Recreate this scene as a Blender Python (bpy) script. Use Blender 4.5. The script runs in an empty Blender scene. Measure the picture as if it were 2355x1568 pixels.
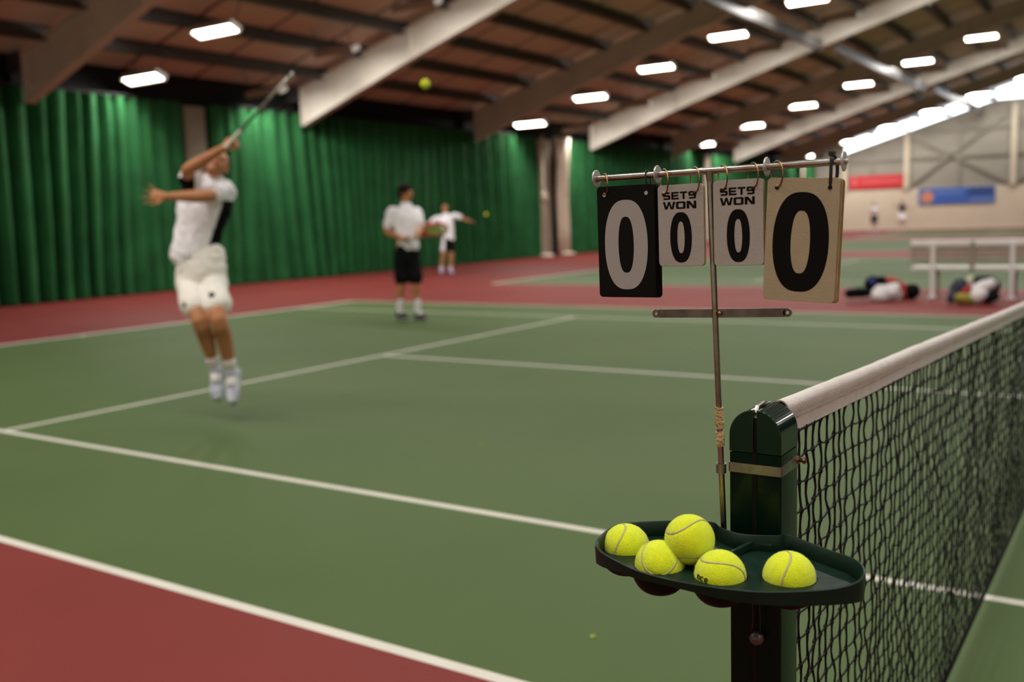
import bpy, bmesh, math, random
from mathutils import Vector, Matrix, noise
V = Vector
PI = math.pi
random.seed(7)
scene = bpy.context.scene
COL = scene.collection

# ---------------------------------------------------------------- camera
CW, CH, FPX = 2355.0, 1568.0, 2246.36
CC = V((-2.27027, -0.46500, 1.37526))
YAW, PITCH, ROLL = 0.589107, -0.123170, -0.032396
_f = V((math.cos(YAW)*math.cos(PITCH), math.sin(YAW)*math.cos(PITCH), math.sin(PITCH)))
_r = V((math.sin(YAW), -math.cos(YAW), 0))
_u = _r.cross(_f)
CR = _r*math.cos(ROLL) + _u*math.sin(ROLL)
CU = -_r*math.sin(ROLL) + _u*math.cos(ROLL)
CF = _f
cam_d = bpy.data.cameras.new('camera')
cam = bpy.data.objects.new('camera', cam_d)
COL.objects.link(cam)
cam.matrix_world = Matrix(((CR.x, CU.x, -CF.x, CC.x), (CR.y, CU.y, -CF.y, CC.y), (CR.z, CU.z, -CF.z, CC.z), (0, 0, 0, 1)))
cam_d.sensor_fit = 'HORIZONTAL'
cam_d.sensor_width = 36.0
cam_d.lens = 36.0*FPX/CW
cam_d.clip_start = 0.05
cam_d.clip_end = 400
cam_d.dof.use_dof = True
cam_d.dof.focus_distance = 1.42
cam_d.dof.aperture_fstop = 3.1
scene.camera = cam

# ---------------------------------------------------------------- world, view
world = bpy.data.worlds.new('world')
scene.world = world
world.use_nodes = True
world.node_tree.nodes['Background'].inputs[0].default_value = (0.86, 0.93, 1.0, 1)
world.node_tree.nodes['Background'].inputs[1].default_value = 5.0
scene.view_settings.view_transform = 'Standard'
scene.view_settings.look = 'None'
scene.view_settings.gamma = 1.0
scene.view_settings.use_curve_mapping = False
scene.view_settings.exposure = 0.0
try:
    scene.cycles.use_denoising = True
    scene.cycles.max_bounces = 7
    scene.cycles.diffuse_bounces = 4
    scene.cycles.sample_clamp_indirect = 6.0
except Exception:
    pass
LAMP_STRENGTH = 24.0           # glow of the lamp face
LAMP_WATTS = 66.0              # light thrown down by each reflector
LAMP_SPREAD = math.radians(150)


def at_depth(u, v, d):                   # photo pixel at a distance along the view axis -> point
    return CC + (CF + CR*((u-CW/2)/FPX) - CU*((v-CH/2)/FPX))*d


def on_plane(u, v, ax, val):
    d = CF + CR*((u-CW/2)/FPX) - CU*((v-CH/2)/FPX)
    return CC + d*((val-CC[ax])/d[ax])


# ---------------------------------------------------------------- materials
def mat(name, col, rough=0.6, metal=0.0, bump=0.0, bscale=60.0, var=0.0, vscale=8.0, spec=0.5, sheen=0.0, emit=None, col2=None, coat=0.0, detail=4.0):
    m = bpy.data.materials.new(name)
    m.use_nodes = True
    nt = m.node_tree
    b = nt.nodes['Principled BSDF']
    b.inputs['Base Color'].default_value = (*col, 1)
    b.inputs['Roughness'].default_value = rough
    b.inputs['Metallic'].default_value = metal
    b.inputs['Specular IOR Level'].default_value = spec
    b.inputs['Sheen Weight'].default_value = sheen
    b.inputs['Coat Weight'].default_value = coat
    tc = nt.nodes.new('ShaderNodeTexCoord')
    n1 = nt.nodes.new('ShaderNodeTexNoise')
    n1.inputs['Scale'].default_value = vscale
    n1.inputs['Detail'].default_value = detail
    nt.links.new(tc.outputs['Object'], n1.inputs['Vector'])
    mx = nt.nodes.new('ShaderNodeMix')
    mx.data_type = 'RGBA'
    c2 = col2 if col2 else tuple(c*(1-var) for c in col)
    mx.inputs[6].default_value = (*col, 1)
    mx.inputs[7].default_value = (*c2, 1)
    rp = nt.nodes.new('ShaderNodeMapRange')
    rp.inputs[1].default_value = 0.35
    rp.inputs[2].default_value = 0.65
    nt.links.new(n1.outputs[0], rp.inputs[0])
    nt.links.new(rp.outputs[0], mx.inputs[0])
    if var or col2:
        nt.links.new(mx.outputs[2], b.inputs['Base Color'])
    if bump:
        n2 = nt.nodes.new('ShaderNodeTexNoise')
        n2.inputs['Scale'].default_value = bscale
        n2.inputs['Detail'].default_value = 3
        nt.links.new(tc.outputs['Object'], n2.inputs['Vector'])
        bp = nt.nodes.new('ShaderNodeBump')
        bp.inputs['Strength'].default_value = bump
        bp.inputs['Distance'].default_value = 0.01
        nt.links.new(n2.outputs[0], bp.inputs['Height'])
        nt.links.new(bp.outputs[0], b.inputs['Normal'])
    if emit:
        b.inputs['Emission Color'].default_value = (*emit[0], 1)
        b.inputs['Emission Strength'].default_value = emit[1]
    return m


M = {}
M['court_green'] = mat('court_green_paint', (0.072, 0.113, 0.038), 0.62, bump=0.25, bscale=220, col2=(0.063, 0.103, 0.033), vscale=0.6, spec=0.14)
M['court_red'] = mat('court_red_paint', (0.185, 0.033, 0.028), 0.6, bump=0.25, bscale=220, col2=(0.165, 0.028, 0.025), vscale=0.6, spec=0.12)
M['court_white'] = mat('court_line_paint', (0.62, 0.60, 0.53), 0.6, bump=0.2, bscale=200, var=0.08, vscale=3, spec=0.35)
M['curtain'] = mat('green_curtain_cloth', (0.014, 0.108, 0.029), 0.8, bump=0.15, bscale=40, var=0.3, vscale=1.5, spec=0.25)
M['wall_dark'] = mat('dark_wall_paint', (0.012, 0.012, 0.012), 0.85, var=0.2, spec=0.2)
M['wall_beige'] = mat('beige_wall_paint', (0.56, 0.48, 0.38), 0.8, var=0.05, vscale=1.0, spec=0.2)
M['cladding'] = mat('grey_wall_cladding', (0.27, 0.25, 0.21), 0.7, var=0.1, vscale=0.7, spec=0.3)
M['pillar_dim'] = mat('beige_pillar_with_shade', (0.25, 0.23, 0.175), 0.8, var=0.1, spec=0.2)  # pillar beige darkened, shade of the first curtain gap put into the colour
M['steel_paint'] = mat('pale_painted_steel', (0.60, 0.55, 0.48), 0.5, var=0.12, vscale=1.5, bump=0.05, bscale=20, spec=0.4)
M['girt'] = mat('dull_steel_rail', (0.22, 0.20, 0.16), 0.55, var=0.1)
M['purlin'] = mat('dark_purlin_steel', (0.085, 0.075, 0.07), 0.45, metal=0.3, var=0.2, vscale=2)
M['lamp_shell'] = mat('lamp_housing_paint', (0.34, 0.25, 0.20), 0.45, spec=0.4)
M['lamp_cap'] = mat('lamp_end_white', (0.8, 0.78, 0.72), 0.5)
M['lamp_light'] = mat('lamp_tube_light', (1, 1, 1), 0.5, emit=((1.0, 0.95, 0.86), LAMP_STRENGTH))
M['post_green'] = mat('glossy_dark_green_paint', (0.0022, 0.012, 0.0075), 0.16, spec=0.14, var=0.2, vscale=12, bump=0.02, bscale=60)
M['cap_green'] = mat('glossy_green_cap', (0.0025, 0.015, 0.009), 0.10, spec=0.5, var=0.2, vscale=12)
M['slot_black'] = mat('post_slot_black', (0.002, 0.002, 0.002), 0.7, spec=0.2)
M['tray_green'] = mat('dark_green_plastic', (0.0026, 0.014, 0.0085), 0.42, spec=0.20, col2=(0.006, 0.021, 0.014), vscale=25, bump=0.06, bscale=90)
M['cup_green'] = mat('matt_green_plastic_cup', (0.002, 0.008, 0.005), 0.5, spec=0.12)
M['chrome'] = mat('worn_chrome', (0.40, 0.41, 0.42), 0.22, metal=1.0, col2=(0.30, 0.26, 0.22), vscale=40)
M['steel'] = mat('brushed_steel', (0.33, 0.32, 0.30), 0.38, metal=1.0, bump=0.1, bscale=200, var=0.25, vscale=30)
M['washer'] = mat('grey_zinc_disc', (0.55, 0.54, 0.51), 0.45, metal=0.8, var=0.15, vscale=60)
M['dark_strip'] = mat('dark_steel_strip', (0.22, 0.19, 0.18), 0.4, metal=0.9, var=0.35, vscale=50)
M['brass'] = mat('tarnished_brass', (0.45, 0.29, 0.10), 0.35, metal=1.0, col2=(0.14, 0.08, 0.05), vscale=90)
M['tape'] = mat('yellowed_masking_tape', (0.62, 0.48, 0.27), 0.75, bump=0.6, bscale=300, col2=(0.40, 0.27, 0.12), vscale=120)
M['card_white'] = mat('off_white_card', (0.42, 0.41, 0.40), 0.6, spec=0.2, bump=0.08, bscale=300, var=0.04, vscale=50)
M['card_ivory'] = mat('ivory_card', (0.42, 0.37, 0.26), 0.6, spec=0.2, bump=0.08, bscale=300, var=0.05, vscale=40)
M['card_edge'] = mat('yellowed_card_edge', (0.45, 0.33, 0.15), 0.6, var=0.2, vscale=50)
M['card_black'] = mat('black_card', (0.004, 0.005, 0.005), 0.6, spec=0.12, bump=0.08, bscale=300)
M['print_grey'] = mat('grey_print', (0.40, 0.40, 0.40), 0.6, spec=0.2)
M['print_black'] = mat('black_print', (0.003, 0.003, 0.004), 0.6, spec=0.12)
M['cable_tie'] = mat('black_nylon', (0.004, 0.004, 0.005), 0.4)
M['felt'] = mat('tennis_ball_felt', (0.80, 0.92, 0.018), 0.95, bump=0.5, bscale=900, col2=(0.76, 0.86, 0.014), vscale=90, sheen=0.3, spec=0.1)
M['seam'] = mat('ball_seam_rubber', (0.46, 0.43, 0.24), 0.7, var=0.15, vscale=200)
M['canvas'] = mat('white_net_canvas', (0.64, 0.61, 0.59), 0.85, bump=0.35, bscale=500, col2=(0.60, 0.55, 0.51), vscale=30, spec=0.2)
M['stitch'] = mat('grey_stitching', (0.42, 0.37, 0.33), 0.9, var=0.3, vscale=120)
M['cord'] = mat('black_net_cord', (0.004, 0.004, 0.004), 0.7, var=0.2, vscale=150, spec=0.2)
M['skin'] = mat('tanned_skin', (0.44, 0.19, 0.085), 0.55, var=0.12, vscale=12, spec=0.35)
M['skin_pale'] = mat('fair_skin', (0.58, 0.31, 0.19), 0.55, var=0.1, vscale=12, spec=0.35)
M['hair'] = mat('dark_brown_hair', (0.012, 0.007, 0.005), 0.8, bump=0.4, bscale=120, spec=0.1)
M['hair_light'] = mat('light_brown_hair', (0.22, 0.13, 0.06), 0.6, bump=0.6, bscale=120)
M['lips'] = mat('lip_skin', (0.35, 0.06, 0.05), 0.5)
M['eye'] = mat('eye_dark', (0.03, 0.015, 0.01), 0.3)
M['shirt'] = mat('white_sports_cloth', (0.86, 0.85, 0.90), 0.85, bump=0.2, bscale=30, var=0.04, sheen=0.1)
M['shorts_white'] = mat('cream_shorts_cloth', (0.78, 0.76, 0.70), 0.85, bump=0.2, bscale=30, var=0.04)
M['cloth_black'] = mat('black_sports_cloth', (0.004, 0.0045, 0.005), 0.9, bump=0.2, bscale=30, spec=0.1)
M['cloth_navy'] = mat('navy_cloth', (0.012, 0.018, 0.045), 0.75, var=0.3)
M['cloth_blue'] = mat('blue_cloth', (0.03, 0.04, 0.25), 0.75, var=0.2)
M['cloth_red'] = mat('red_cloth', (0.40, 0.025, 0.02), 0.7, var=0.25)
M['cloth_olive'] = mat('olive_yellow_cloth', (0.28, 0.23, 0.03), 0.75, var=0.3)
M['cloth_pale'] = mat('pale_cream_cloth', (0.62, 0.60, 0.45), 0.8, var=0.1)
M['sock'] = mat('white_sock', (0.72, 0.70, 0.72), 0.9, bump=0.3, bscale=200)
M['shoe_white'] = mat('white_silver_shoe', (0.66, 0.67, 0.72), 0.5, col2=(0.36, 0.40, 0.62), vscale=30)
M['shoe_black'] = mat('black_shoe', (0.012, 0.012, 0.012), 0.5, var=0.2)
M['shoe_blue'] = mat('pale_blue_shoe', (0.36, 0.42, 0.62), 0.5, var=0.2)
M['sole'] = mat('grey_shoe_sole', (0.35, 0.35, 0.36), 0.6)
M['racket_grey'] = mat('silver_racket_frame', (0.42, 0.40, 0.38), 0.35, metal=0.3, col2=(0.10, 0.09, 0.09), vscale=14)
M['racket_red'] = mat('red_racket_frame', (0.62, 0.04, 0.03), 0.3)
M['string'] = mat('racket_string', (0.5, 0.5, 0.42), 0.5)
M['string_yellow'] = mat('yellow_racket_string', (0.42, 0.50, 0.10), 0.5)
M['grip'] = mat('white_racket_grip', (0.66, 0.64, 0.58), 0.8, bump=0.3, bscale=200)
M['grip_dark'] = mat('dark_racket_shaft', (0.03, 0.035, 0.02), 0.4)
M['bench_white'] = mat('white_bench_paint', (0.88, 0.86, 0.86), 0.45, var=0.05)
M['bench_slat'] = mat('grey_beige_bench_slat', (0.34, 0.30, 0.24), 0.6, var=0.15)
M['banner_red'] = mat('red_banner_vinyl', (0.50, 0.012, 0.020), 0.5, var=0.05)
M['banner_pink'] = mat('red_banner_faded_print', (0.60, 0.10, 0.11), 0.5, var=0.2, vscale=4)
M['banner_blue'] = mat('blue_banner_vinyl', (0.030, 0.10, 0.40), 0.5, var=0.1)
M['banner_navy'] = mat('dark_blue_banner_print', (0.015, 0.035, 0.16), 0.5, var=0.2)
M['banner_light'] = mat('pale_blue_banner_print', (0.12, 0.20, 0.50), 0.5, var=0.2)
M['logo_orange'] = mat('orange_logo_print', (0.62, 0.22, 0.13), 0.5, var=0.2)
M['logo_grey'] = mat('grey_logo_ring', (0.22, 0.20, 0.22), 0.5)
M['net_pale'] = mat('pale_divider_netting', (0.62, 0.50, 0.40), 0.9, var=0.25, vscale=6)
M['strut_top'] = mat('galvanised_strut', (0.26, 0.25, 0.23), 0.4, metal=0.5, var=0.2)
M['blind'] = mat('dark_green_back_cloth', (0.03, 0.05, 0.035), 0.85)


def ceiling_material():
    m = mat('brown_roof_deck', (0.22, 0.135, 0.10), 0.65, spec=0.35)
    nt = m.node_tree
    b = nt.nodes['Principled BSDF']
    tc = nt.nodes.new('ShaderNodeTexCoord')
    mp = nt.nodes.new('ShaderNodeMapping')
    mp.inputs['Rotation'].default_value = (0, 0, 0)
    br = nt.nodes.new('ShaderNodeTexBrick')
    br.offset = 0.0
    br.inputs['Scale'].default_value = 1.0
    br.inputs['Brick Width'].default_value = 1.92
    br.inputs['Row Height'].default_value = 1.36
    br.inputs['Mortar Size'].default_value = 0.06
    br.inputs['Mortar Smooth'].default_value = 0.3
    br.inputs['Color1'].default_value = (0.66, 0.52, 0.42, 1)
    br.inputs['Color2'].default_value = (0.60, 0.51, 0.40, 1)
    br.inputs['Mortar'].default_value = (0.10, 0.075, 0.06, 1)
    nt.links.new(tc.outputs['Object'], mp.inputs[0])
    nt.links.new(mp.outputs[0], br.inputs['Vector'])
    nt.links.new(br.outputs['Color'], b.inputs['Base Color'])
    return m


M['deck'] = ceiling_material()


def glass_material():
    m = bpy.data.materials.new('window_glass')
    m.use_nodes = True
    b = m.node_tree.nodes['Principled BSDF']
    b.inputs['Transmission Weight'].default_value = 1.0
    b.inputs['Roughness'].default_value = 0.0
    b.inputs['IOR'].default_value = 1.02
    b.inputs['Base Color'].default_value = (0.95, 0.98, 1, 1)
    return m


M['glass'] = glass_material()


# ---------------------------------------------------------------- mesh helpers
class MB:
    def __init__(s):
        s.v, s.f, s.m = [], [], []

    def add(s, vs, fs, mi=0):
        o = len(s.v)
        s.v += [V(v) for v in vs]
        s.f += [tuple(i+o for i in f) for f in fs]
        s.m += [mi]*len(fs)
        return s

    def box(s, c, size, mi=0, rot=None):
        c = V(c)
        h = V(size)/2
        vs = []
        for x in (-1, 1):
            for y in (-1, 1):
                for z in (-1, 1):
                    p = V((x*h.x, y*h.y, z*h.z))
                    if rot is not None:
                        p = rot @ p
                    vs.append(c+p)
        s.add(vs, [(0, 1, 3, 2), (4, 6, 7, 5), (0, 4, 5, 1), (2, 3, 7, 6), (0, 2, 6, 4), (1, 5, 7, 3)], mi)
        return s

    def bar(s, a, b, w, h, up=(0, 0, 1), mi=0):       # box from a to b
        a, b = V(a), V(b)
        t = (b-a)
        L = t.length
        t.normalize()
        up = V(up)
        sd = t.cross(up)
        if sd.length < 1e-5:
            sd = t.cross(V((1, 0, 0)))
        sd.normalize()
        u2 = sd.cross(t)
        R = Matrix((t, sd, u2)).transposed()
        return s.box((a+b)/2, (L, w, h), mi, R)

    def tube(s, pts, rads, n=12, side=None, mi=0, cap=True, closed=False, dome=False):
        pts = [V(p) for p in pts]
        N = len(pts)
        rr = []
        for i in range(N):
            r = rads[i] if isinstance(rads, (list, tuple)) and len(rads) == N else rads
            rr.append((r, r) if not isinstance(r, (tuple, list)) else r)
        tan = []
        for i in range(N):
            if closed:
                t = pts[(i+1) % N]-pts[i-1]
            else:
                t = pts[min(i+1, N-1)]-pts[max(i-1, 0)]
            if t.length < 1e-9:
                t = V((0, 0, 1))
            tan.append(t.normalized())
        sides = []
        ref = None
        for i in range(N):
            if side is not None:
                sd = V(side[i]) if isinstance(side, list) else V(side)
            elif ref is None:
                sd = V((0, 0, 1)) if abs(tan[i].z) < 0.9 else V((1, 0, 0))
            else:
                sd = ref
            sd = sd - tan[i]*sd.dot(tan[i])
            if sd.length < 1e-6:
                sd = tan[i].orthogonal()
            sd.normalize()
            ref = sd
            sides.append(sd)
        rings = []
        for i in range(N):
            rings.append((pts[i], sides[i], tan[i].cross(sides[i]), rr[i][0], rr[i][1]))
        if dome and not closed:
            def ends(k, sg):
                p, a, b, ra, rb = rings[k]
                e = []
                for th in (30, 60, 80):
                    q = math.radians(th)
                    e.append((p+tan[k]*(sg*math.sin(q)*min(ra, rb)), a, b, ra*math.cos(q), rb*math.cos(q)))
                return e
            e0 = ends(0, -1)
            e1 = ends(-1, 1)
            rings = e0[::-1]+rings+e1
        vs, fs = [], []
        for (p, a, b, ra, rb) in rings:
            for k in range(n):
                q = 2*PI*k/n
                vs.append(p+a*(ra*math.cos(q))+b*(rb*math.sin(q)))
        K = len(rings)
        for i in range(K-1 if not closed else K):
            j = (i+1) % K
            for k in range(n):
                fs.append((i*n+k, i*n+(k+1) % n, j*n+(k+1) % n, j*n+k))
        if cap and not closed:
            fs.append(tuple(range(n))[::-1])
            fs.append(tuple((K-1)*n+k for k in range(n)))
        s.add(vs, fs, mi)
        return s

    def ell(s, c, rad, rot=None, nu=16, nv=10, mi=0):
        c = V(c)
        vs, fs = [], []

        def P(x, y, z):
            p = V((x*rad[0], y*rad[1], z*rad[2]))
            if rot is not None:
                p = rot @ p
            return c+p
        vs.append(P(0, 0, 1))
        for i in range(1, nv):
            th = PI*i/nv
            for k in range(nu):
                ph = 2*PI*k/nu
                vs.append(P(math.sin(th)*math.cos(ph), math.sin(th)*math.sin(ph), math.cos(th)))
        vs.append(P(0, 0, -1))
        for k in range(nu):
            fs.append((0, 1+k, 1+(k+1) % nu))
            for i in range(nv-2):
                a = 1+i*nu
                fs.append((a+k, a+nu+k, a+nu+(k+1) % nu, a+(k+1) % nu))
            a = 1+(nv-2)*nu
            fs.append((a+k, len(vs)-1, a+(k+1) % nu))
        s.add(vs, fs, mi)
        return s

    def prism(s, poly, z0, z1, fn=None, mi=0):         # 2D polygon extruded; fn maps (x,y,z)
        fn = fn or (lambda x, y, z: V((x, y, z)))
        n = len(poly)
        vs = [fn(x, y, z0) for x, y in poly]+[fn(x, y, z1) for x, y in poly]
        fs = [tuple(range(n))[::-1], tuple(range(n, 2*n))]
        fs += [(i, (i+1) % n, n+(i+1) % n, n+i) for i in range(n)]
        s.add(vs, fs, mi)
        return s

    def ring_prism(s, outer, inner, z0, z1, fn, mi=0):   # annulus extruded
        n = len(outer)
        vs = [fn(*p, z0) for p in outer]+[fn(*p, z0) for p in inner]+[fn(*p, z1) for p in outer]+[fn(*p, z1) for p in inner]
        fs = []
        for i in range(n):
            j = (i+1) % n
            fs += [(i, n+i, n+j, j), (2*n+i, 2*n+j, 3*n+j, 3*n+i), (i, j, 2*n+j, 2*n+i), (n+i, 3*n+i, 3*n+j, n+j)]
        s.add(vs, fs, mi)
        return s

    def lathe(s, c, prof, n=24, axis=(0, 0, 1), mi=0, capends=True):
        c = V(c)
        ax = V(axis).normalized()
        a = ax.orthogonal().normalized()
        b = ax.cross(a)
        vs, fs = [], []
        for (r, h) in prof:
            for k in range(n):
                q = 2*PI*k/n
                vs.append(c+ax*h+a*(r*math.cos(q))+b*(r*math.sin(q)))
        for i in range(len(prof)-1):
            for k in range(n):
                fs.append((i*n+k, i*n+(k+1) % n, (i+1)*n+(k+1) % n, (i+1)*n+k))
        if capends:
            fs.append(tuple(range(n))[::-1])
            fs.append(tuple((len(prof)-1)*n+k for k in range(n)))
        s.add(vs, fs, mi)
        return s

    def mesh(s, name, origin=V((0, 0, 0))):
        me = bpy.data.meshes.new(name)
        me.from_pydata([v-origin for v in s.v], [], s.f)
        for i, p in enumerate(me.polygons):
            p.material_index = s.m[i]
        me.validate()
        me.update()
        bm = bmesh.new()
        bm.from_mesh(me)
        bmesh.ops.recalc_face_normals(bm, faces=bm.faces)
        bm.to_mesh(me)
        bm.free()
        return me

    def build(s, name, mats, parent=None, smooth=False, bevel=0.0, origin=None, segs=2):
        wo = world_origin(parent) if parent else (V(origin) if origin is not None else V((0, 0, 0)))
        me = s.mesh(name, wo)
        o = bpy.data.objects.new(name, me)
        COL.objects.link(o)
        for m in (mats if isinstance(mats, (list, tuple)) else [mats]):
            me.materials.append(m)
        if parent:
            o.parent = parent
        else:
            o.location = wo
        if smooth:
            shade(me, smooth)
        if bevel:
            b = o.modifiers.new('b', 'BEVEL')
            b.width = bevel
            b.segments = segs
            b.limit_method = 'ANGLE'
            b.angle_limit = math.radians(40)
        return o


def world_origin(o):
    p = V((0, 0, 0))
    while o:
        p = p+o.location
        o = o.parent
    return p


def shade(me, how):
    if how is True or how >= 180:
        for p in me.polygons:
            p.use_smooth = True
    else:
        for p in me.polygons:
            p.use_smooth = True
        me.set_sharp_from_angle(angle=math.radians(how))


def thing(name, label, cat, loc=(0, 0, 0), group=None):
    o = bpy.data.objects.new(name, None)
    o.empty_display_size = 0.05
    COL.objects.link(o)
    o.location = V(loc)
    return tag(o, label, cat, group)


def tag(o, label, cat, group=None):
    o['label'] = label
    o['category'] = cat
    if group:
        o['group'] = group
    return o


def struct(o, label=None):
    o['kind'] = 'structure'
    if label:
        o['label'] = label
    return o


def remesh(mb, voxel, smooth=4, origin=V((0, 0, 0)), fn=None):
    me = mb.mesh('tmp')
    o = bpy.data.objects.new('tmp', me)
    COL.objects.link(o)
    r = o.modifiers.new('r', 'REMESH')
    r.mode = 'VOXEL'
    r.voxel_size = voxel
    sm = o.modifiers.new('s', 'SMOOTH')
    sm.iterations = smooth
    sm.factor = 0.5
    bpy.context.view_layer.update()
    dg = bpy.context.evaluated_depsgraph_get()
    me2 = bpy.data.meshes.new_from_object(o.evaluated_get(dg))
    bpy.data.objects.remove(o)
    bpy.data.meshes.remove(me)
    for v in me2.vertices:
        p = v.co.copy()
        if fn:
            p = fn(p, v.normal)
        v.co = p-origin
    me2.update()
    return me2


def obj_from(me, name, mats, parent=None, origin=None, pick=None):
    o = bpy.data.objects.new(name, me)
    COL.objects.link(o)
    me.materials.clear()
    ms = mats if isinstance(mats, (list, tuple)) else [mats]
    for m in ms:
        me.materials.append(m)
    if parent:
        o.parent = parent
    elif origin is not None:
        o.location = origin
    for p in me.polygons:
        p.use_smooth = True
        p.material_index = 0
    if pick:
        w = world_origin(o)
        for p in me.polygons:
            p.material_index = pick(p.center+w)
    return o


def smooth_path(pts, k=4):
    pts = [V(p) for p in pts]
    out = []
    n = len(pts)
    for i in range(n-1):
        p0, p1, p2, p3 = pts[max(i-1, 0)], pts[i], pts[i+1], pts[min(i+2, n-1)]
        for j in range(k):
            t = j/k
            out.append(0.5*((2*p1)+(p2-p0)*t+(2*p0-5*p1+4*p2-p3)*t*t+(3*p1-p0-3*p2+p3)*t**3))
    out.append(pts[-1])
    return out


def superellipse(a, b, n=64, p=2.6, q=2.1):
    out = []
    for i in range(n):
        t = 2*PI*i/n
        c, s = math.cos(t), math.sin(t)
        out.append((a*math.copysign(abs(c)**(2/p), c), b*math.copysign(abs(s)**(2/q), s)))
    return out


def rrect(w, h, r, k=5):
    pts = []
    for cx, cy, a0 in ((w/2-r, h/2-r, 0), (-w/2+r, h/2-r, 90), (-w/2+r, -h/2+r, 180), (w/2-r, -h/2+r, 270)):
        for i in range(k+1):
            a = math.radians(a0+90*i/k)
            pts.append((cx+r*math.cos(a), cy+r*math.sin(a)))
    return pts



# ================================================================= SETTING
X0, X1 = -7.6, 62.2          # inside faces of the end walls
YW = 18.85                   # side walls
COURTS = [15.4*k for k in range(-1, 4)]
ZR = 10.35                   # roof underside at the ridge
KR = 0.285                   # roof slope


def roof_z(y):
    return ZR-KR*abs(y)


def build_floor():
    xs = {X0-0.2, X1+0.2}
    ys = {-YW-0.2, YW+0.2}
    lw = 0.05
    for c in COURTS:
        for x in (0, 1.37, 10.97-lw, 9.60-lw):
            xs |= {c+x, c+x+lw}
        xs |= {c+5.46, c+5.51}
    for y in (11.885, 6.40):
        w = 0.10 if y > 10 else lw
        ys |= {y, y-w, -y, -y+w}
    ys |= {11.685, -11.685}
    xs = {x for x in xs if x >= X0-0.21}
    xs, ys = sorted(xs), sorted(ys)

    def kind(x, y):
        for c in COURTS:
            q = x-c
            if -0.0001 <= q <= 10.97 and abs(y) <= 11.885:
                side = q <= lw or q >= 10.97-lw or 1.37 <= q <= 1.37+lw or 9.60-lw <= q <= 9.60
                if side or abs(y) >= 11.785:
                    return 2
                inner = 1.37 <= q <= 9.60
                if inner and 6.35 <= abs(y) <= 6.40:
                    return 2
                if 5.46 <= q <= 5.51 and (abs(y) <= 6.4 or abs(y) > 11.68):
                    return 2
                return 1
        return 0
    b = MB()
    nx, ny = len(xs), len(ys)
    for x in xs:
        for y in ys:
            b.v.append(V((x, y, 0)))
    for i in range(nx-1):
        for j in range(ny-1):
            b.f.append((i*ny+j, (i+1)*ny+j, (i+1)*ny+j+1, i*ny+j+1))
            b.m.append(kind((xs[i]+xs[i+1])/2, (ys[j]+ys[j+1])/2))
    me = bpy.data.meshes.new('floor')
    me.from_pydata(b.v, [], b.f)
    for i, p in enumerate(me.polygons):
        p.material_index = b.m[i]
    o = bpy.data.objects.new('floor', me)
    COL.objects.link(o)
    for k in ('court_red', 'court_green', 'court_white'):
        me.materials.append(M[k])
    struct(o)


build_floor()


def build_shell():
    # long side wall behind the curtain
    b = MB()
    b.box(((X0+X1)/2, YW+0.1, 2.7), (X1-X0+0.6, 0.2, 5.6))
    struct(b.build('wall_left', M['wall_dark']))
    b = MB()
    b.box(((X0+X1)/2, -YW-0.1, 2.7), (X1-X0+0.6, 0.2, 5.6))
    struct(b.build('wall_right', M['blind']))
    # near gable, behind the photographer
    b = MB()
    pr = [(-YW, 0), (YW, 0), (YW, roof_z(YW)+0.1), (0, ZR+0.1), (-YW, roof_z(YW)+0.1)]
    b.prism(pr, X0-0.2, X0, lambda x, y, z: V((z, x, y)))
    struct(b.build('wall_back', M['wall_beige']))
    # roof
    b = MB()
    for sg in (1, -1):
        ye = sg*(YW+0.2)
        vs = [V((X0-0.3, 0, ZR)), V((X1+0.3, 0, ZR)), V((X1+0.3, ye, roof_z(ye))), V((X0-0.3, ye, roof_z(ye)))]
        vs += [v+V((0, 0, 0.2)) for v in vs]
        b.add(vs, [(0, 1, 2, 3), (4, 5, 6, 7), (0, 1, 5, 4), (1, 2, 6, 5), (2, 3, 7, 6), (3, 0, 4, 7)])
    roof = struct(b.build('ceiling', M['deck']))
    for sg in (1, -1):
        for k in range(13):
            y = sg*(0.75+1.36*k+0.5)
            z = roof_z(y)-0.11
            b = MB()
            b.box(((X0+X1)/2, y, z-0.02), (X1-X0, 0.10, 0.24))
            b.box(((X0+X1)/2, y+0.03*sg, z-0.14), (X1-X0, 0.20, 0.03))
            b.build('purlin', M['purlin'], roof)


build_shell()


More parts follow.
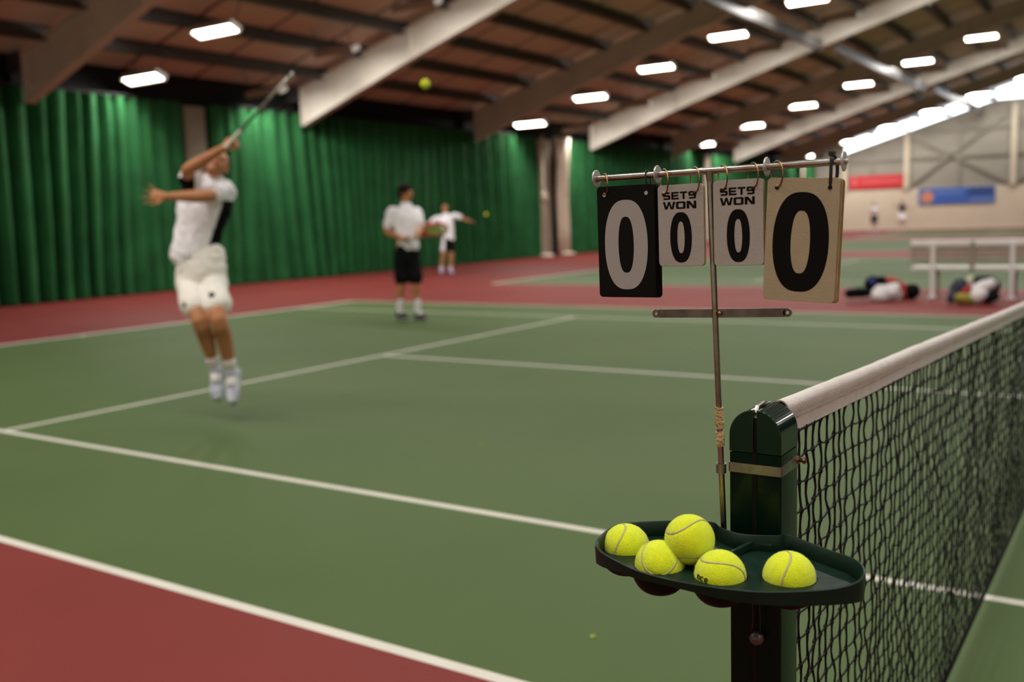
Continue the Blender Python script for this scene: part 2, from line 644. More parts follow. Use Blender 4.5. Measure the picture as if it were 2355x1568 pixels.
def build_gable():
    X = X1
    # block wall + cladding with a glazed opening under the roof
    b = MB()
    b.box((X+0.1, 0, 1.25), (0.2, 2*YW, 2.5), 0)
    wl = [(-YW, 2.5), (YW, 2.5), (YW, 4.2), (16.7, 4.85), (8.1, 7.45), (-8.1, 7.45), (-16.7, 4.85), (-YW, 4.2)]
    b.prism(wl, X+0.06, X+0.2, lambda x, y, z: V((z, x, y)), 1)
    for sg in (1, -1):
        pts = [(YW*sg, 4.2), (16.7*sg, 4.85), (16.7*sg, roof_z(16.7)), (YW*sg, roof_z(YW))]
        b.prism(pts, X+0.06, X+0.2, lambda x, y, z: V((z, x, y)), 1)
    w = struct(b.build('wall_far', [M['wall_beige'], M['cladding']]))
    # rails, posts and cross bracing on the cladding
    for z in (4.35, 5.95):
        q = MB()
        yl = min(16.4, (ZR-1.0-z)/KR)
        q.box((X+0.0, 0, z), (0.12, 2*yl, 0.22))
        q.build('rail', M['girt'], w)
    for y in (16.65, 12.9, 7.0, 1.0, -5.0, -11.0, -16.65):
        q = MB()
        h = min(roof_z(y)-0.85, 7.15)
        q.box((X-0.08, y, h/2+0.0 if abs(y) > 99 else (2.5+h)/2), (0.2, 0.28, h-2.5))
        q.build('post', M['wall_beige'], w)
    for y in (15.0, 9.9, 4.0, -2.0):
        q = MB()
        h = min(roof_z(y)-0.85, 7.15)
        q.box((X+0.01, y, (2.5+h)/2), (0.1, 0.16, h-2.5))
        q.build('post', M['girt'], w)
    for a, c in (((12.8, 5.75), (7.1, 2.6)), ((12.8, 2.6), (7.6, 6.5)), ((6.9, 2.6), (1.1, 6.5)), ((6.9, 6.5), (1.1, 2.6))):
        q = MB()
        q.bar((X-0.02, a[0], a[1]), (X-0.02, c[0], c[1]), 0.16, 0.16, up=(1, 0, 0))
        q.build('brace', M['girt'], w)
    q = MB()
    q.box((X-0.02, 0, 0.06), (0.06, 2*YW, 0.12))
    struct(q.build('baseboard_far', M['steel_paint']))
    # glazing
    fr = MB()
    ys = [16.7, 12.9, 8.1, 4.0, 0.0, -4.0, -8.1, -12.9, -16.7]

    def low(y):
        a = abs(y)
        return 7.45 if a <= 8.1 else 7.45-(a-8.1)*(2.6/8.6)
    for i in range(len(ys)-1):
        y0, y1 = ys[i], ys[i+1]
        fr.bar((X+0.1, y0, low(y0)), (X+0.1, y1, low(y1)), 0.1, 0.06)
    for y in ys:
        fr.bar((X+0.1, y, low(y)), (X+0.1, y, roof_z(y)), 0.07, 0.1, up=(1, 0, 0))
    f = struct(fr.build('window_1', M['steel_paint']))
    for i in range(len(ys)-1):
        y0, y1 = ys[i], ys[i+1]
        g = MB()
        poly = [(y0, low(y0)), (y1, low(y1)), (y1, roof_z(y1)), (y0, roof_z(y0))]
        g.prism(poly, X+0.13, X+0.136, lambda x, y, z: V((z, x, y)))
        g.build('pane', M['glass'], f)


build_gable()


# ---------------------------------------------------------------- roof frames
def roof_frame(x, label, haunch=1.05, mid=0.74):
    t = thing('roof_frame', label, 'roof beam', (x, 0, 0), 'steel roof frames')
    for sg in (1, -1):
        yw = 18.28
        web = MB()
        prof = []
        ys = [0, 6, 11, 14.6, yw]
        dp = [mid, mid, mid, mid+0.10, haunch]
        top = [(y, roof_z(y)-0.22) for y in ys]
        bot = [(y, roof_z(y)-0.12-d) for y, d in zip(ys, dp)]
        poly = [(sg*a, b_) for a, b_ in top]+[(sg*a, b_) for a, b_ in bot[::-1]]
        web.prism(poly, -0.008, 0.008, lambda a, b_, z: V((x+z, a, b_)))
        for y in (6.0, 14.6):
            zt, zb = roof_z(y)-0.22, roof_z(y)-0.12-mid-0.08
            web.box((x, sg*y, (zt+zb)/2), (0.22, 0.03, zt-zb))
        web.box((x, sg*yw, roof_z(yw)-0.12-haunch/2-0.03), (0.22, 0.025, haunch-0.1))
        web.build('web', M['steel_paint'], t)
        fl = MB()
        for P in (top, bot):
            for i in range(len(P)-1):
                a, c = P[i], P[i+1]
                fl.bar((x, sg*a[0], a[1]), (x, sg*c[0], c[1]), 0.22, 0.022)
        fl.build('flange', M['steel_paint'], t)
        co = MB()
        zc = roof_z(18.6)-0.2
        co.box((x, sg*18.76, zc/2), (0.02, 0.10, zc))
        co.box((x, sg*18.71, zc/2), (0.2, 0.02, zc))
        co.box((x, sg*18.82, zc/2), (0.2, 0.02, zc))
        co.build('column', M['wall_dark'], t)
        th = MB()
        th.box((x, sg*18.55, roof_z(18.4)-0.32), (0.2, 0.5, 0.36))
        th.build('bracket', M['purlin'], t)
    return t


FL = {
    8.95: 'brown shaded steel roof frame nearest the camera, reaching the top corner',
    16.4: 'pale bright steel roof frame behind the swung racket, nearest of the bright frames',
    24.1: 'shaded steel roof frame between the two nearest bright frames',
    31.8: 'bright steel roof frame ending above the black score card',
    39.5: 'shaded steel roof frame behind the one ending above the black card',
    47.2: 'bright steel roof frame ending above the set cards, third bright frame away',
    54.9: 'last full steel roof frame before the gable window',
}
for x, l in FL.items():
    roof_frame(x, l)
roof_frame(1.2, 'steel roof frame over the net post and tray')
roof_frame(-6.4, 'steel roof frame beside the back wall')

# tie struts along the hall between bright frames
for i, (xa, xb, l) in enumerate(((16.6, 31.6, 'long dark tie strut crossing the roof to the bright frame above the black card'),
                                 (32.0, 47.0, 'middle dark tie strut between the second and third bright roof frames'),
                                 (47.4, 62.1, 'farthest dark tie strut running to the gable window'))):
    t = thing('tie_strut', l, 'strut', ((xa+xb)/2, 9.3, 7.0), 'tie struts along the roof')
    zz = 6.92
    yy = 9.35-(i*0.3)
    a = MB()
    a.tube([(xa+0.5, yy, zz+0.02), (xb-0.3, yy-0.12, zz+0.02)], 0.045, n=12)
    a.build('tube', M['strut_top'], t, smooth=40)
    a = MB()
    a.box(((xa+xb)/2, yy-0.04, zz-0.16), (xb-xa-0.4, 0.14, 0.24))
    a.build('trunking', M['purlin'], t)
    a = MB()
    a.tube([(xa+0.5, yy, zz), (xa+0.15, yy, zz+0.25), (xa, yy, zz+0.5)], 0.05, n=8)
    a.build('bracket', M['strut_top'], t, smooth=40)


# ---------------------------------------------------------------- curtains
GAPS = [13.2, 28.75, 44.1, 59.5]
CURT = [(X0+0.1, 12.75, 'dark green curtain along the wall behind the jumping player'),
        (13.5, 28.2, 'long green curtain behind the two standing players'),
        (29.5, 43.55, 'green curtain wall seen above the black score card'),
        (44.65, 58.9, 'green curtain seen between the set cards and the lamps'),
        (60.1, X1-0.1, 'short last green curtain in the far corner')]
for (xa, xb, l) in CURT:
    n = int((xb-xa)/0.035)
    nz = 16
    ztop = 4.30
    b = MB()
    sd = xa*1.7
    for i in range(n+1):
        x = xa+(xb-xa)*i/n
        for j in range(nz+1):
            q = j/nz
            z = 0.03+q*(ztop-0.03)
            sl = x+0.10*math.sin(x*0.8+sd)*(1-q)*2
            ph = 2*PI*sl/0.40+1.9*math.sin(sl*1.15+sd)+1.2*math.sin(sl*0.53)
            am = 0.125+0.065*math.sin(sl*0.77+1)
            y = am*math.sin(ph)+0.028*math.sin(ph*2.3+sl*3)+0.012*math.sin(ph*5.1+z*0.7)
            y *= 0.75+0.35*(1-q)
            y += 0.03*noise.noise(V((x*0.7, z*0.6, 3)))
            ex = 0.0
            b.v.append(V((x+0.02*math.sin(ph+1)+ex, 18.50+y, z)))
    for i in range(n):
        for j in range(nz):
            a = i*(nz+1)+j
            b.f.append((a, a+nz+1, a+nz+2, a+1))
            b.m.append(0)
    o = b.build('curtain', M['curtain'], smooth=True, origin=((xa+xb)/2, 18.38, 0))
    tag(o, l, 'curtain', 'green curtains along the side wall')
    # track
    tr = MB()
    tr.box(((xa+xb)/2, 18.46, 4.33), (xb-xa, 0.05, 0.06))
    tr.build('track', M['wall_dark'], o)

# pale pillars in the curtain gaps
PL = ['beige pillar in the curtain gap behind the jumping player', 'beige pillar in the curtain gap beside the black score card',
      'beige pillar in the far curtain gap above the score bar', 'beige pillar in the last curtain gap']
for k, gx in enumerate(GAPS):
    b = MB()
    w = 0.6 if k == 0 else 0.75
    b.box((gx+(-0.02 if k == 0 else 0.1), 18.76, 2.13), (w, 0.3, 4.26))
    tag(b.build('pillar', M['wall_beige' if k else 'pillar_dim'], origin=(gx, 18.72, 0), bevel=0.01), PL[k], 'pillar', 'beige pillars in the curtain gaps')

# bunched divider netting beside the second pillar
t = thing('divider_netting', 'pale court divider netting bunched up beside the beige pillar', 'net', (28.0, 18.1, 0))
b = MB()
for k in range(5):
    yy = 18.0+0.05*math.sin(k*2.0)
    xx = 28.75+k*0.16
    b.tube([(xx, yy, 0.02), (xx+0.02, yy, 1.0), (xx+0.05*math.sin(k), yy+0.02, 2.2), (xx+0.1, yy+0.05, 3.4), (xx+0.12*(k-2)*0.5+0.1, yy+0.08, 4.3)], [0.10, 0.09, 0.10, 0.12, 0.13], n=10)
b.build('netting', M['net_pale'], t, smooth=True)
b = MB()
b.tube([(27.62, 17.95, 0), (27.62, 17.95, 4.3)], 0.035, n=8)
b.ell((27.62, 17.93, 2.15), (0.12, 0.12, 0.22))
b.build('pole', M['net_pale'], t, smooth=True)
for xx, rr_ in ((27.65, 0.3), (29.1, 0.42)):
    b = MB()
    b.ell((xx, 17.9, 0.06), (rr_, 0.25, 0.08))
    b.build('weight_bag', M['net_pale'], t, smooth=True)


# ---------------------------------------------------------------- lamps
def lamp_template():
    t = bpy.data.objects.new('strip_lamp', None)
    COL.objects.link(t)
    b = MB()
    L, Wd = 1.16, 0.28
    # shallow trough housing, open underneath
    for (c, s_) in (((0, 0, 0.11), (Wd, L, 0.03)), ((-Wd/2, 0, 0.055), (0.015, L, 0.11)), ((Wd/2, 0, 0.055), (0.015, L, 0.11))):
        b.box(c, s_)
    b.build('housing', M['lamp_shell'], t)
    for sg in (1, -1):
        b = MB()
        b.box((0, sg*L/2, 0.055), (Wd, 0.02, 0.12))
        b.build('end_cap', M['lamp_cap'], t)
    b = MB()
    h = 0.012
    b.add([(-Wd/2+0.03, -L/2+0.03, h), (Wd/2-0.03, -L/2+0.03, h), (Wd/2-0.03, L/2-0.03, h), (-Wd/2+0.03, L/2-0.03, h)], [(0, 3, 2, 1)])
    b.build('diffuser', M['lamp_light'], t)
    ld = bpy.data.lights.new('reflector_light', 'AREA')
    ld.shape = 'RECTANGLE'
    ld.size, ld.size_y = Wd-0.06, L-0.06
    ld.energy = LAMP_WATTS
    ld.spread = LAMP_SPREAD
    ld.color = (1.0, 0.96, 0.90)
    lo_ = bpy.data.objects.new('reflector_light', ld)
    COL.objects.link(lo_)
    lo_.parent = t
    lo_.location = (0, 0, 0.008)
    for y in (-0.5, 0.5):
        b = MB()
        b.tube([(0, y, 0.12), (0, y, 0.72)], 0.01, n=6)
        b.build('hanger', M['purlin'], t)
    return t


LT = lamp_template()
LT_kids = list(LT.children)
first_lamp = [True]


def put_lamp(x, y, tilt, label, group):
    if first_lamp[0]:
        o = LT
        first_lamp[0] = False
    else:
        o = LT.copy()
        COL.objects.link(o)
        for c in LT_kids:
            k = c.copy()
            COL.objects.link(k)
            k.parent = o
    o.location = (x, y, roof_z(y)-0.74)
    o.rotation_euler = (0, tilt, 0)
    tag(o, label, 'lamp', group)
    return o


TILT = math.radians(24)
ROWA = {11.15: 'nearest lit row', 26.4: 'second lit row', 41.4: 'third lit row', 56.9: 'farthest lit row'}
ORD = ['next to the curtain', 'second up from the curtain', 'third up from the curtain', 'fourth up from the curtain',
       'fifth up from the curtain', 'sixth up from the curtain', 'seventh up from the curtain', 'nearest the ridge']
LY = [17.68-2.36*k for k in range(14)]
for X in ROWA:
    for k in range(8):
        put_lamp(X, LY[k], TILT, 'bright white strip lamp, %s in the %s' % (ORD[k], ROWA[X]), 'lit strip lamps facing the camera')
    if X < 50:
        for k in range(8, 13 if X < 30 else 11):
            put_lamp(X, LY[k], TILT, 'bright strip lamp over the other half of the %s court' % {11.15: 'nearest', 26.4: 'second'}.get(X, 'third'), 'strip lamps beyond the frame')
ROWB = {14.6: 'behind the nearest lit row', 29.7: 'behind the second lit row', 44.8: 'behind the third lit row'}
for X in ROWB:
    for k in range(8):
        put_lamp(X, LY[k], -TILT, 'brown backed strip lamp turned away, %s, %s' % (ORD[k], ROWB[X]), 'strip lamps turned away from the camera')
for k in range(8):  # extra row added to brighten the far gable wall
    put_lamp(59.6, LY[k], -TILT, 'brown backed strip lamp added to light the gable wall, %s' % ORD[k], 'strip lamps turned away from the camera')
for k in range(1, 13):
    put_lamp(-0.9, LY[k], -TILT, 'strip lamp over the near sideline turned toward the court', 'strip lamps over the near sideline')
for k in range(1, 13):  # unseen row added to brighten the score cards and tray balls
    put_lamp(-3.6, LY[k], TILT, 'unseen strip lamp added behind the camera to light the score cards', 'unseen strip lamps added behind the camera')


# ================================================================= NET AND POST
PX = -0.934
PWD = 0.0750


def arch(w, zt, n=14):
    r = w/2
    pts = [(-r, 0.0), (r, 0.0)]
    out = [(-r, 0.0), (r, 0.0)]
    for i in range(n+1):
        a = PI*i/n
        out.append((r*math.cos(a), zt-r*0.98+r*0.98*math.sin(a)))
    return out


def net_post(x, facing, label):
    t = thing('net_post', label, 'net post', (x, 0, 0))
    w = PWD
    r = w/2
    zt = 1.1015
    zc = zt-0.062
    b = MB()
    b.prism(rrect(w, w, 0.0035, 5), 0.0, zc-0.0006, lambda a_, b_, z: V((x+a_, b_, z)))
    b.build('post_body', M['post_green'], t, smooth=35)
    # cap: two arched cheeks with a slot between them for the cable
    c = MB()
    g = 0.0022
    for sg in (1, -1):
        poly = [(sg*g, zc), (sg*r, zc)]
        for i in range(13):
            a = PI/2*i/12
            poly.append((sg*max(g, r*math.cos(a)), zc+0.024+(zt-zc-0.024)*math.sin(a)))
        c.prism(poly, x-r, x+r, lambda a_, b_, z: V((z, a_, b_)))
    c.build('cap', M['cap_green'], t, bevel=0.0014, smooth=35, segs=3)
    s = MB()
    s.box((x+facing*0.0005, 0, (zc+zt-0.012)/2), (w-0.004, 0.0046, zt-zc-0.012))
    s.box((x-facing*(r+0.0005), 0, 0.62), (0.0016, 0.007, 0.84))
    s.build('slot', M['slot_black'], t)
    p = MB()
    p.lathe((x-facing*0.020, -0.0022, zt-0.0150), [(0.0150, 0), (0.0130, 0.0014), (0.0130, 0.003), (0.0150, 0.0044)], n=24, axis=(0, 1, 0))
    p.tube([(x-facing*(r-0.006), 0, zt-0.006), (x-facing*(r-0.012), 0, zt+0.002), (x, 0, zt+0.0035)], 0.0035, n=8)
    p.build('pulley', M['chrome'], t, smooth=40)
    q = MB()
    q.box((x, 0, 0.01), (0.16, 0.16, 0.02))
    q.build('base_plate', M['post_green'], t, bevel=0.003)
    return t


net_post(PX, 1, 'dark green square net post with rounded cap holding the ball tray')
net_post(11.884, -1, 'dark green net post at the far end of the net')

ZT = [(-0.86, 1.097), (-0.79, 1.094), (-0.62, 1.087), (-0.33, 1.074), (0.07, 1.060), (0.63, 1.037), (1.5, 1.002), (2.2, 0.975), (3.4, 0.938), (4.6, 0.918), (5.485, 0.914)]


def tape_z(x):
    if x > 5.485:
        x = 10.97-x
    x = max(x, -0.86)
    for i in range(len(ZT)-1):
        if x <= ZT[i+1][0]:
            a, b = ZT[i], ZT[i+1]
            return a[1]+(b[1]-a[1])*(x-a[0])/(b[0]-a[0])
    return 0.914


def build_net():
    t = thing('tennis_net', 'black knotted tennis net with a white canvas top band', 'net', (5.485, 0, 0))
    xs0, xs1 = -0.862, 11.83
    # headband: canvas folded round the cable
    prof = []
    R_ = 0.0125
    Hb = 0.056
    out = [(-0.0035, -Hb), (-0.0040, -0.036), (-0.0085, -0.026)]
    for i in range(9):
        a = PI+(-PI)*i/8
        out.append((R_*math.cos(a), -R_+R_*math.sin(a)))
    out += [(0.0085, -0.026), (0.0040, -0.036), (0.0035, -Hb)]
    inn = [(max(-1, min(1, (1 if y > 0 else -1)))*max(abs(y)-0.0018, 0.0004), z if z > -0.02 and False else z-(0.0018 if z > -0.013 else 0)) for y, z in out]
    b = MB()
    n = 330
    K = len(out)
    for i in range(n+1):
        x = xs0+(xs1-xs0)*i/n
        z0 = tape_z(x)
        wob = 0.0012*noise.noise(V((x*9, 0, 0)))
        for y, z in out:
            b.v.append(V((x, y+wob+0.0012*noise.noise(V((x*30, z*60, 5))), z0+z+0.0012*noise.noise(V((x*14, 2, 0))))))
        for y, z in inn:
            b.v.append(V((x, y+wob, z0+z)))
    S = 2*K
    for i in range(n):
        for k in range(K-1):
            a = i*S+k
            b.f.append((a, a+1, a+S+1, a+S))
            a += K
            b.f.append((a, a+S, a+S+1, a+1))
    for i in (0, n):
        for k in range(K-1):
            a = i*S+k
            b.f.append((a, a+1, a+K+1, a+K))
    for i in range(n):
        for k in (0, K-1):
            a = i*S+k
            b.f.append((a, a+S, a+S+K, a+K))
    b.m = [0]*len(b.f)
    b.build('headband', M['canvas'], t, smooth=60)
    # stitching
    s = MB()
    x = xs0+0.01
    while x < 5.2:
        for sy in (-1, 1):
            z = tape_z(x)-0.034
            s.box((x, sy*0.0048, z), (0.0085, 0.0012, 0.0016))
        x += 0.0125
    st = s.build('stitching', M['stitch'], t)
    # cable
    c = MB()
    pts = [(PX-0.010, 0, 1.103)]+[(xs0+(xs1-xs0)*i/60, 0, tape_z(xs0+(xs1-xs0)*i/60)-0.011) for i in range(61)]+[(11.884, 0, 1.103)]
    c.tube(pts, 0.0035, n=8)
    c.build('cable', M['cord'], t, smooth=True)
    # leather lacing tab at the end of the band
    q = MB()
    q.bar((-0.866, -0.004, 1.066), (-0.864, -0.006, 1.034), 0.004, 0.010, up=(0, 1, 0))
    q.build('lace_tab', mat('brown_leather_tab', (0.10, 0.045, 0.02), 0.6), t, bevel=0.001)
    # knotted mesh
    m = MB()
    SP = 0.0430
    ncol = int((xs1-xs0-0.02)/SP)
    nrow = 24
    rnd = random.Random(3)

    def knot(i, j):
        r = random.Random(i*131+j*7)
        x = xs0+0.034+i*SP
        zt_ = tape_z(x)-0.0585
        z = zt_-j*(zt_-0.05)/(nrow-1)
        x2 = x+j*0.0011+(r.random()-0.5)*0.009
        if j > 0:
            z += (r.random()-0.5)*0.008
        y = 0.010*noise.noise(V((x*3, z*3, 0)))+(r.random()-0.5)*0.004
        return V((x2, y, z))
    KN = [[knot(i, j) for j in range(nrow)] for i in range(ncol)]
    for i in range(ncol):
        near = KN[i][0].x < 2.6
        nn = 6 if near else 4
        for j in range(nrow-1):
            a, c_ = KN[i][j], KN[i][j+1]
            bow = (1 if (i+j) % 2 else -1)*(0.0010+0.0042*rnd.random())
            by = (rnd.random()-0.5)*0.006
            if near:
                pts = [a, a.lerp(c_, 0.2)+V((bow*0.55, by*0.5, 0)), a.lerp(c_, 0.5)+V((bow, by, 0)), a.lerp(c_, 0.8)+V((bow*0.6, by*0.6, 0)), c_]
                m.tube(pts, [0.0028, 0.0022, 0.0018, 0.0021, 0.0028], n=nn, cap=False)
            else:
                m.tube([a, a.lerp(c_, 0.5)+V((bow, by, 0)), c_], 0.0018, n=nn, cap=False)
        if i < ncol-1:
            for j in range(nrow):
                a, c_ = KN[i][j], KN[i+1][j]
                if j == 0:
                    m.tube([a, c_], 0.0022, n=nn, cap=False)
                else:
                    m.tube([a, a.lerp(c_, 0.5)+V((0, 0, -0.0025*rnd.random())), c_], 0.0017, n=nn, cap=False)
    for i in range(ncol):
        near = KN[i][0].x < 2.2
        for j in range(nrow):
            r = random.Random(i*17+j)
            e = V((0.0042, 0.0036, 0.0048))*(0.9+0.25*r.random())
            rot = Matrix.Rotation(r.random()*1.2-0.6, 3, 'Y')
            m.ell(KN[i][j], e, rot, nu=7 if near else 5, nv=5 if near else 3)
    # end cord down the post side
    m.tube([V((xs0+0.006, 0, 1.04-0.042*k)) + V((0.006*math.sin(k*2.1), 0, 0)) for k in range(24)], 0.0017, n=5)
    m.build('mesh_netting', M['cord'], t, smooth=True)
    # bottom band
    q = MB()
    q.box(((xs0+xs1)/2, 0, 0.045), (xs1-xs0, 0.004, 0.03))
    q.build('bottom_band', M['cord'], t)
    # centre strap
    q = MB()
    q.box((5.485, 0, 0.46), (0.05, 0.03, 0.916))
    q.build('centre_strap', M['canvas'], t, bevel=0.003)


build_net()


# ---------------------------------------------------------------- scoreboard
SBX = -0.985
SB = thing('flip_scoreboard', 'flip card tennis scoreboard on a thin steel rod strapped to the post', 'scoreboard', (SBX, 0.05, 0.9))
bar_z = lambda y: 1.4335-(y-0.06)*0.012
b = MB()
b.tube([(SBX, 0.2385, bar_z(0.2385)), (SBX, -0.1225, bar_z(-0.1225))], 0.0046, n=16)
b.build('crossbar', M['chrome'], SB, smooth=40)
b = MB()
rodA, rodB = V((SBX, 0.0585, bar_z(0.058)-0.004)), V((-0.9660, 0.0475, 0.895))
b.tube([rodA, rodB], 0.0042, n=16)
b.tube([rodA+V((0, 0, 0.004)), rodA.lerp(rodB, 0.02)], [0.0062, 0.0045], n=12)
b.build('rod', M['chrome'], SB, smooth=40)
for y in (0.2355, 0.1370, -0.0215, -0.1220):
    d = MB()
    r_ = 0.0128
    d.lathe((SBX, y-0.0008, bar_z(y)), [(0.003, -0.0012), (r_*0.95, -0.0008), (r_, 0), (r_, 0.001), (r_*0.6, 0.0018), (0.0075, 0.0024), (0.0058, 0.004)], n=28, axis=(0, 1, 0))
    if y < -0.1:
        d.ell((SBX, y-0.0035, bar_z(y)), (0.0036, 0.0025, 0.0036))
    d.build('washer_disc', M['washer'], SB, smooth=35)
# flat steel strip with holed ends
b = MB()
zc = 1.2365


def strip_pt(y, z, dx):
    bend = 0.004*max(0.0, (y-0.055))/0.09
    return V((SBX+0.0065+dx+bend, y, zc+z-(y-0.05)*0.035))


for (ya, yb) in ((0.1435, 0.06), (0.06, -0.0445)):
    k = 8
    for i in range(k):
        y0 = ya+(yb-ya)*i/k
        y1 = ya+(yb-ya)*(i+1)/k
        vs = []
        for (y, z) in ((y0, -0.006), (y1, -0.006), (y1, 0.006), (y0, 0.006)):
            vs.append(strip_pt(y, z, 0))
        for (y, z) in ((y0, -0.006), (y1, -0.006), (y1, 0.006), (y0, 0.006)):
            vs.append(strip_pt(y, z, 0.0018))
        b.add(vs, [(0, 1, 2, 3), (4, 5, 6, 7), (0, 1, 5, 4), (2, 3, 7, 6)])
for yc in (0.147, -0.048):
    o_, i_ = [], []
    for i in range(24):
        a = 2*PI*i/24
        o_.append((yc+0.006*math.cos(a), 0.006*math.sin(a)))
        i_.append((yc+0.0022*math.cos(a), 0.0022*math.sin(a)))
    b.ring_prism(o_, i_, 0, 0.0018, lambda y, z, d_: strip_pt(y, z, d_))
b.build('steel_strip', M['dark_strip'], SB)
b = MB()
b.ell((SBX+0.003, 0.0465, zc+0.0005), (0.0035, 0.0032, 0.0032))
b.build('rivet', M['brass'], SB, smooth=True)
# tape wraps on the rod
b = MB()
for (ta, tb, rr_) in ((0.845, 0.955, 0.0058), (0.972, 0.999, 0.0052)):
    pass


def rodp(z):
    k = (z-rodA.z)/(rodB.z-rodA.z)
    return rodA.lerp(rodB, k)


for (za, zb, rr_) in ((1.102, 1.071, 0.0062), (1.067, 1.045, 0.0064)):
    n = 9
    pts, rs = [], []
    rnd = random.Random(int(za*1000))
    for i in range(n):
        z = za+(zb-za)*i/(n-1)
        pts.append(rodp(z)+V(((rnd.random()-0.5)*0.0006, (rnd.random()-0.5)*0.0008, 0)))
        rs.append(rr_*(0.92+0.16*rnd.random()))
    b.tube(pts, rs, n=18)
b.build('tape_wrap', M['tape'], SB, smooth=50)
# strap round the post with bolt and rod loop
b = MB()
zs, hs = 1.0170, 0.0138
o1 = rrect(PWD+0.0030, PWD+0.0030, 0.004, 3)
i1 = rrect(PWD+0.0008, PWD+0.0008, 0.003, 3)
b.ring_prism(o1, i1, zs-hs/2, zs+hs/2, lambda x, y, z: V((PX+x, y, z+0.0)))
rp = rodp(zs-0.004)
lo, li = [], []
for i in range(20):
    a = 2*PI*i/20
    lo.append((rp.x+0.0072*math.cos(a), rp.y+0.0002+0.0072*math.sin(a)))
    li.append((rp.x+0.0058*math.cos(a), rp.y+0.0002+0.0058*math.sin(a)))
b.ring_prism(lo, li, zs-0.004-hs/2, zs-0.004+hs/2, lambda x, y, z: V((x, y, z)))
b.build('strap', M['steel'], SB, smooth=35)
b = MB()
b.tube([(PX+0.036, -0.037, zs+0.001), (PX+0.036, -0.050, zs+0.001)], 0.0032, n=10)
b.lathe((PX+0.036, -0.040, zs+0.001), [(0.0062, 0), (0.0062, 0.004)], n=6, axis=(0, 1, 0))
b.lathe((PX+0.036, -0.049, zs+0.001), [(0.0055, 0), (0.0055, 0.003)], n=6, axis=(0, 1, 0))
b.build('bolt', M['brass'], SB, smooth=35)


# lettering by strokes on a unit box (x 0..1, y 0..1)
def glyph(ch):
    T = 0.22
    H = []

    def hb(y, x0=0, x1=1):
        H.append([(x0, y), (x1, y), (x1, y+T), (x0, y+T)])

    def vb(x, y0=0, y1=1, t=0.27):
        H.append([(x, y0), (x+t, y0), (x+t, y1), (x, y1)])

    def dg(x0, y0, x1, y1, t=0.25):
        H.append([(x0, y0), (x0+t, y0), (x1+t, y1), (x1, y1)])
    if ch == 'S':
        hb(0, 0.08, 0.92); hb(0.39, 0.08, 0.92); hb(0.78, 0.08, 0.92); vb(0, 0.44, 0.92); vb(0.73, 0.08, 0.56)
    if ch == 'E':
        hb(0); hb(0.39, 0, 0.92); hb(0.78); vb(0)
    if ch == 'T':
        hb(0.78); vb(0.365)
    if ch == 'O':
        hb(0, 0.08, 0.92); hb(0.76, 0.08, 0.92); vb(0, 0.08, 0.92, 0.26); vb(0.74, 0.08, 0.92, 0.26)
    if ch == 'N':
        vb(0); vb(0.73); dg(0.66, 0, 0.04, 1, 0.30)
    if ch == 'W':
        dg(0.14, 0, -0.04, 1, 0.19); dg(0.20, 0, 0.42, 1, 0.16); dg(0.62, 0, 0.42, 1, 0.16); dg(0.68, 0, 0.85, 1, 0.19)
    return H


def text_on(mb, word, x0, y0, widths, h, gap, fn, d0, d1):
    x = x0
    for ch, w in zip(word, widths):
        for k, poly in enumerate(glyph(ch)):
            mb.prism([(x+px*w, y0+py*h) for px, py in poly], d0+k*1e-5, d1+k*1e-5, fn)
        x += w+gap


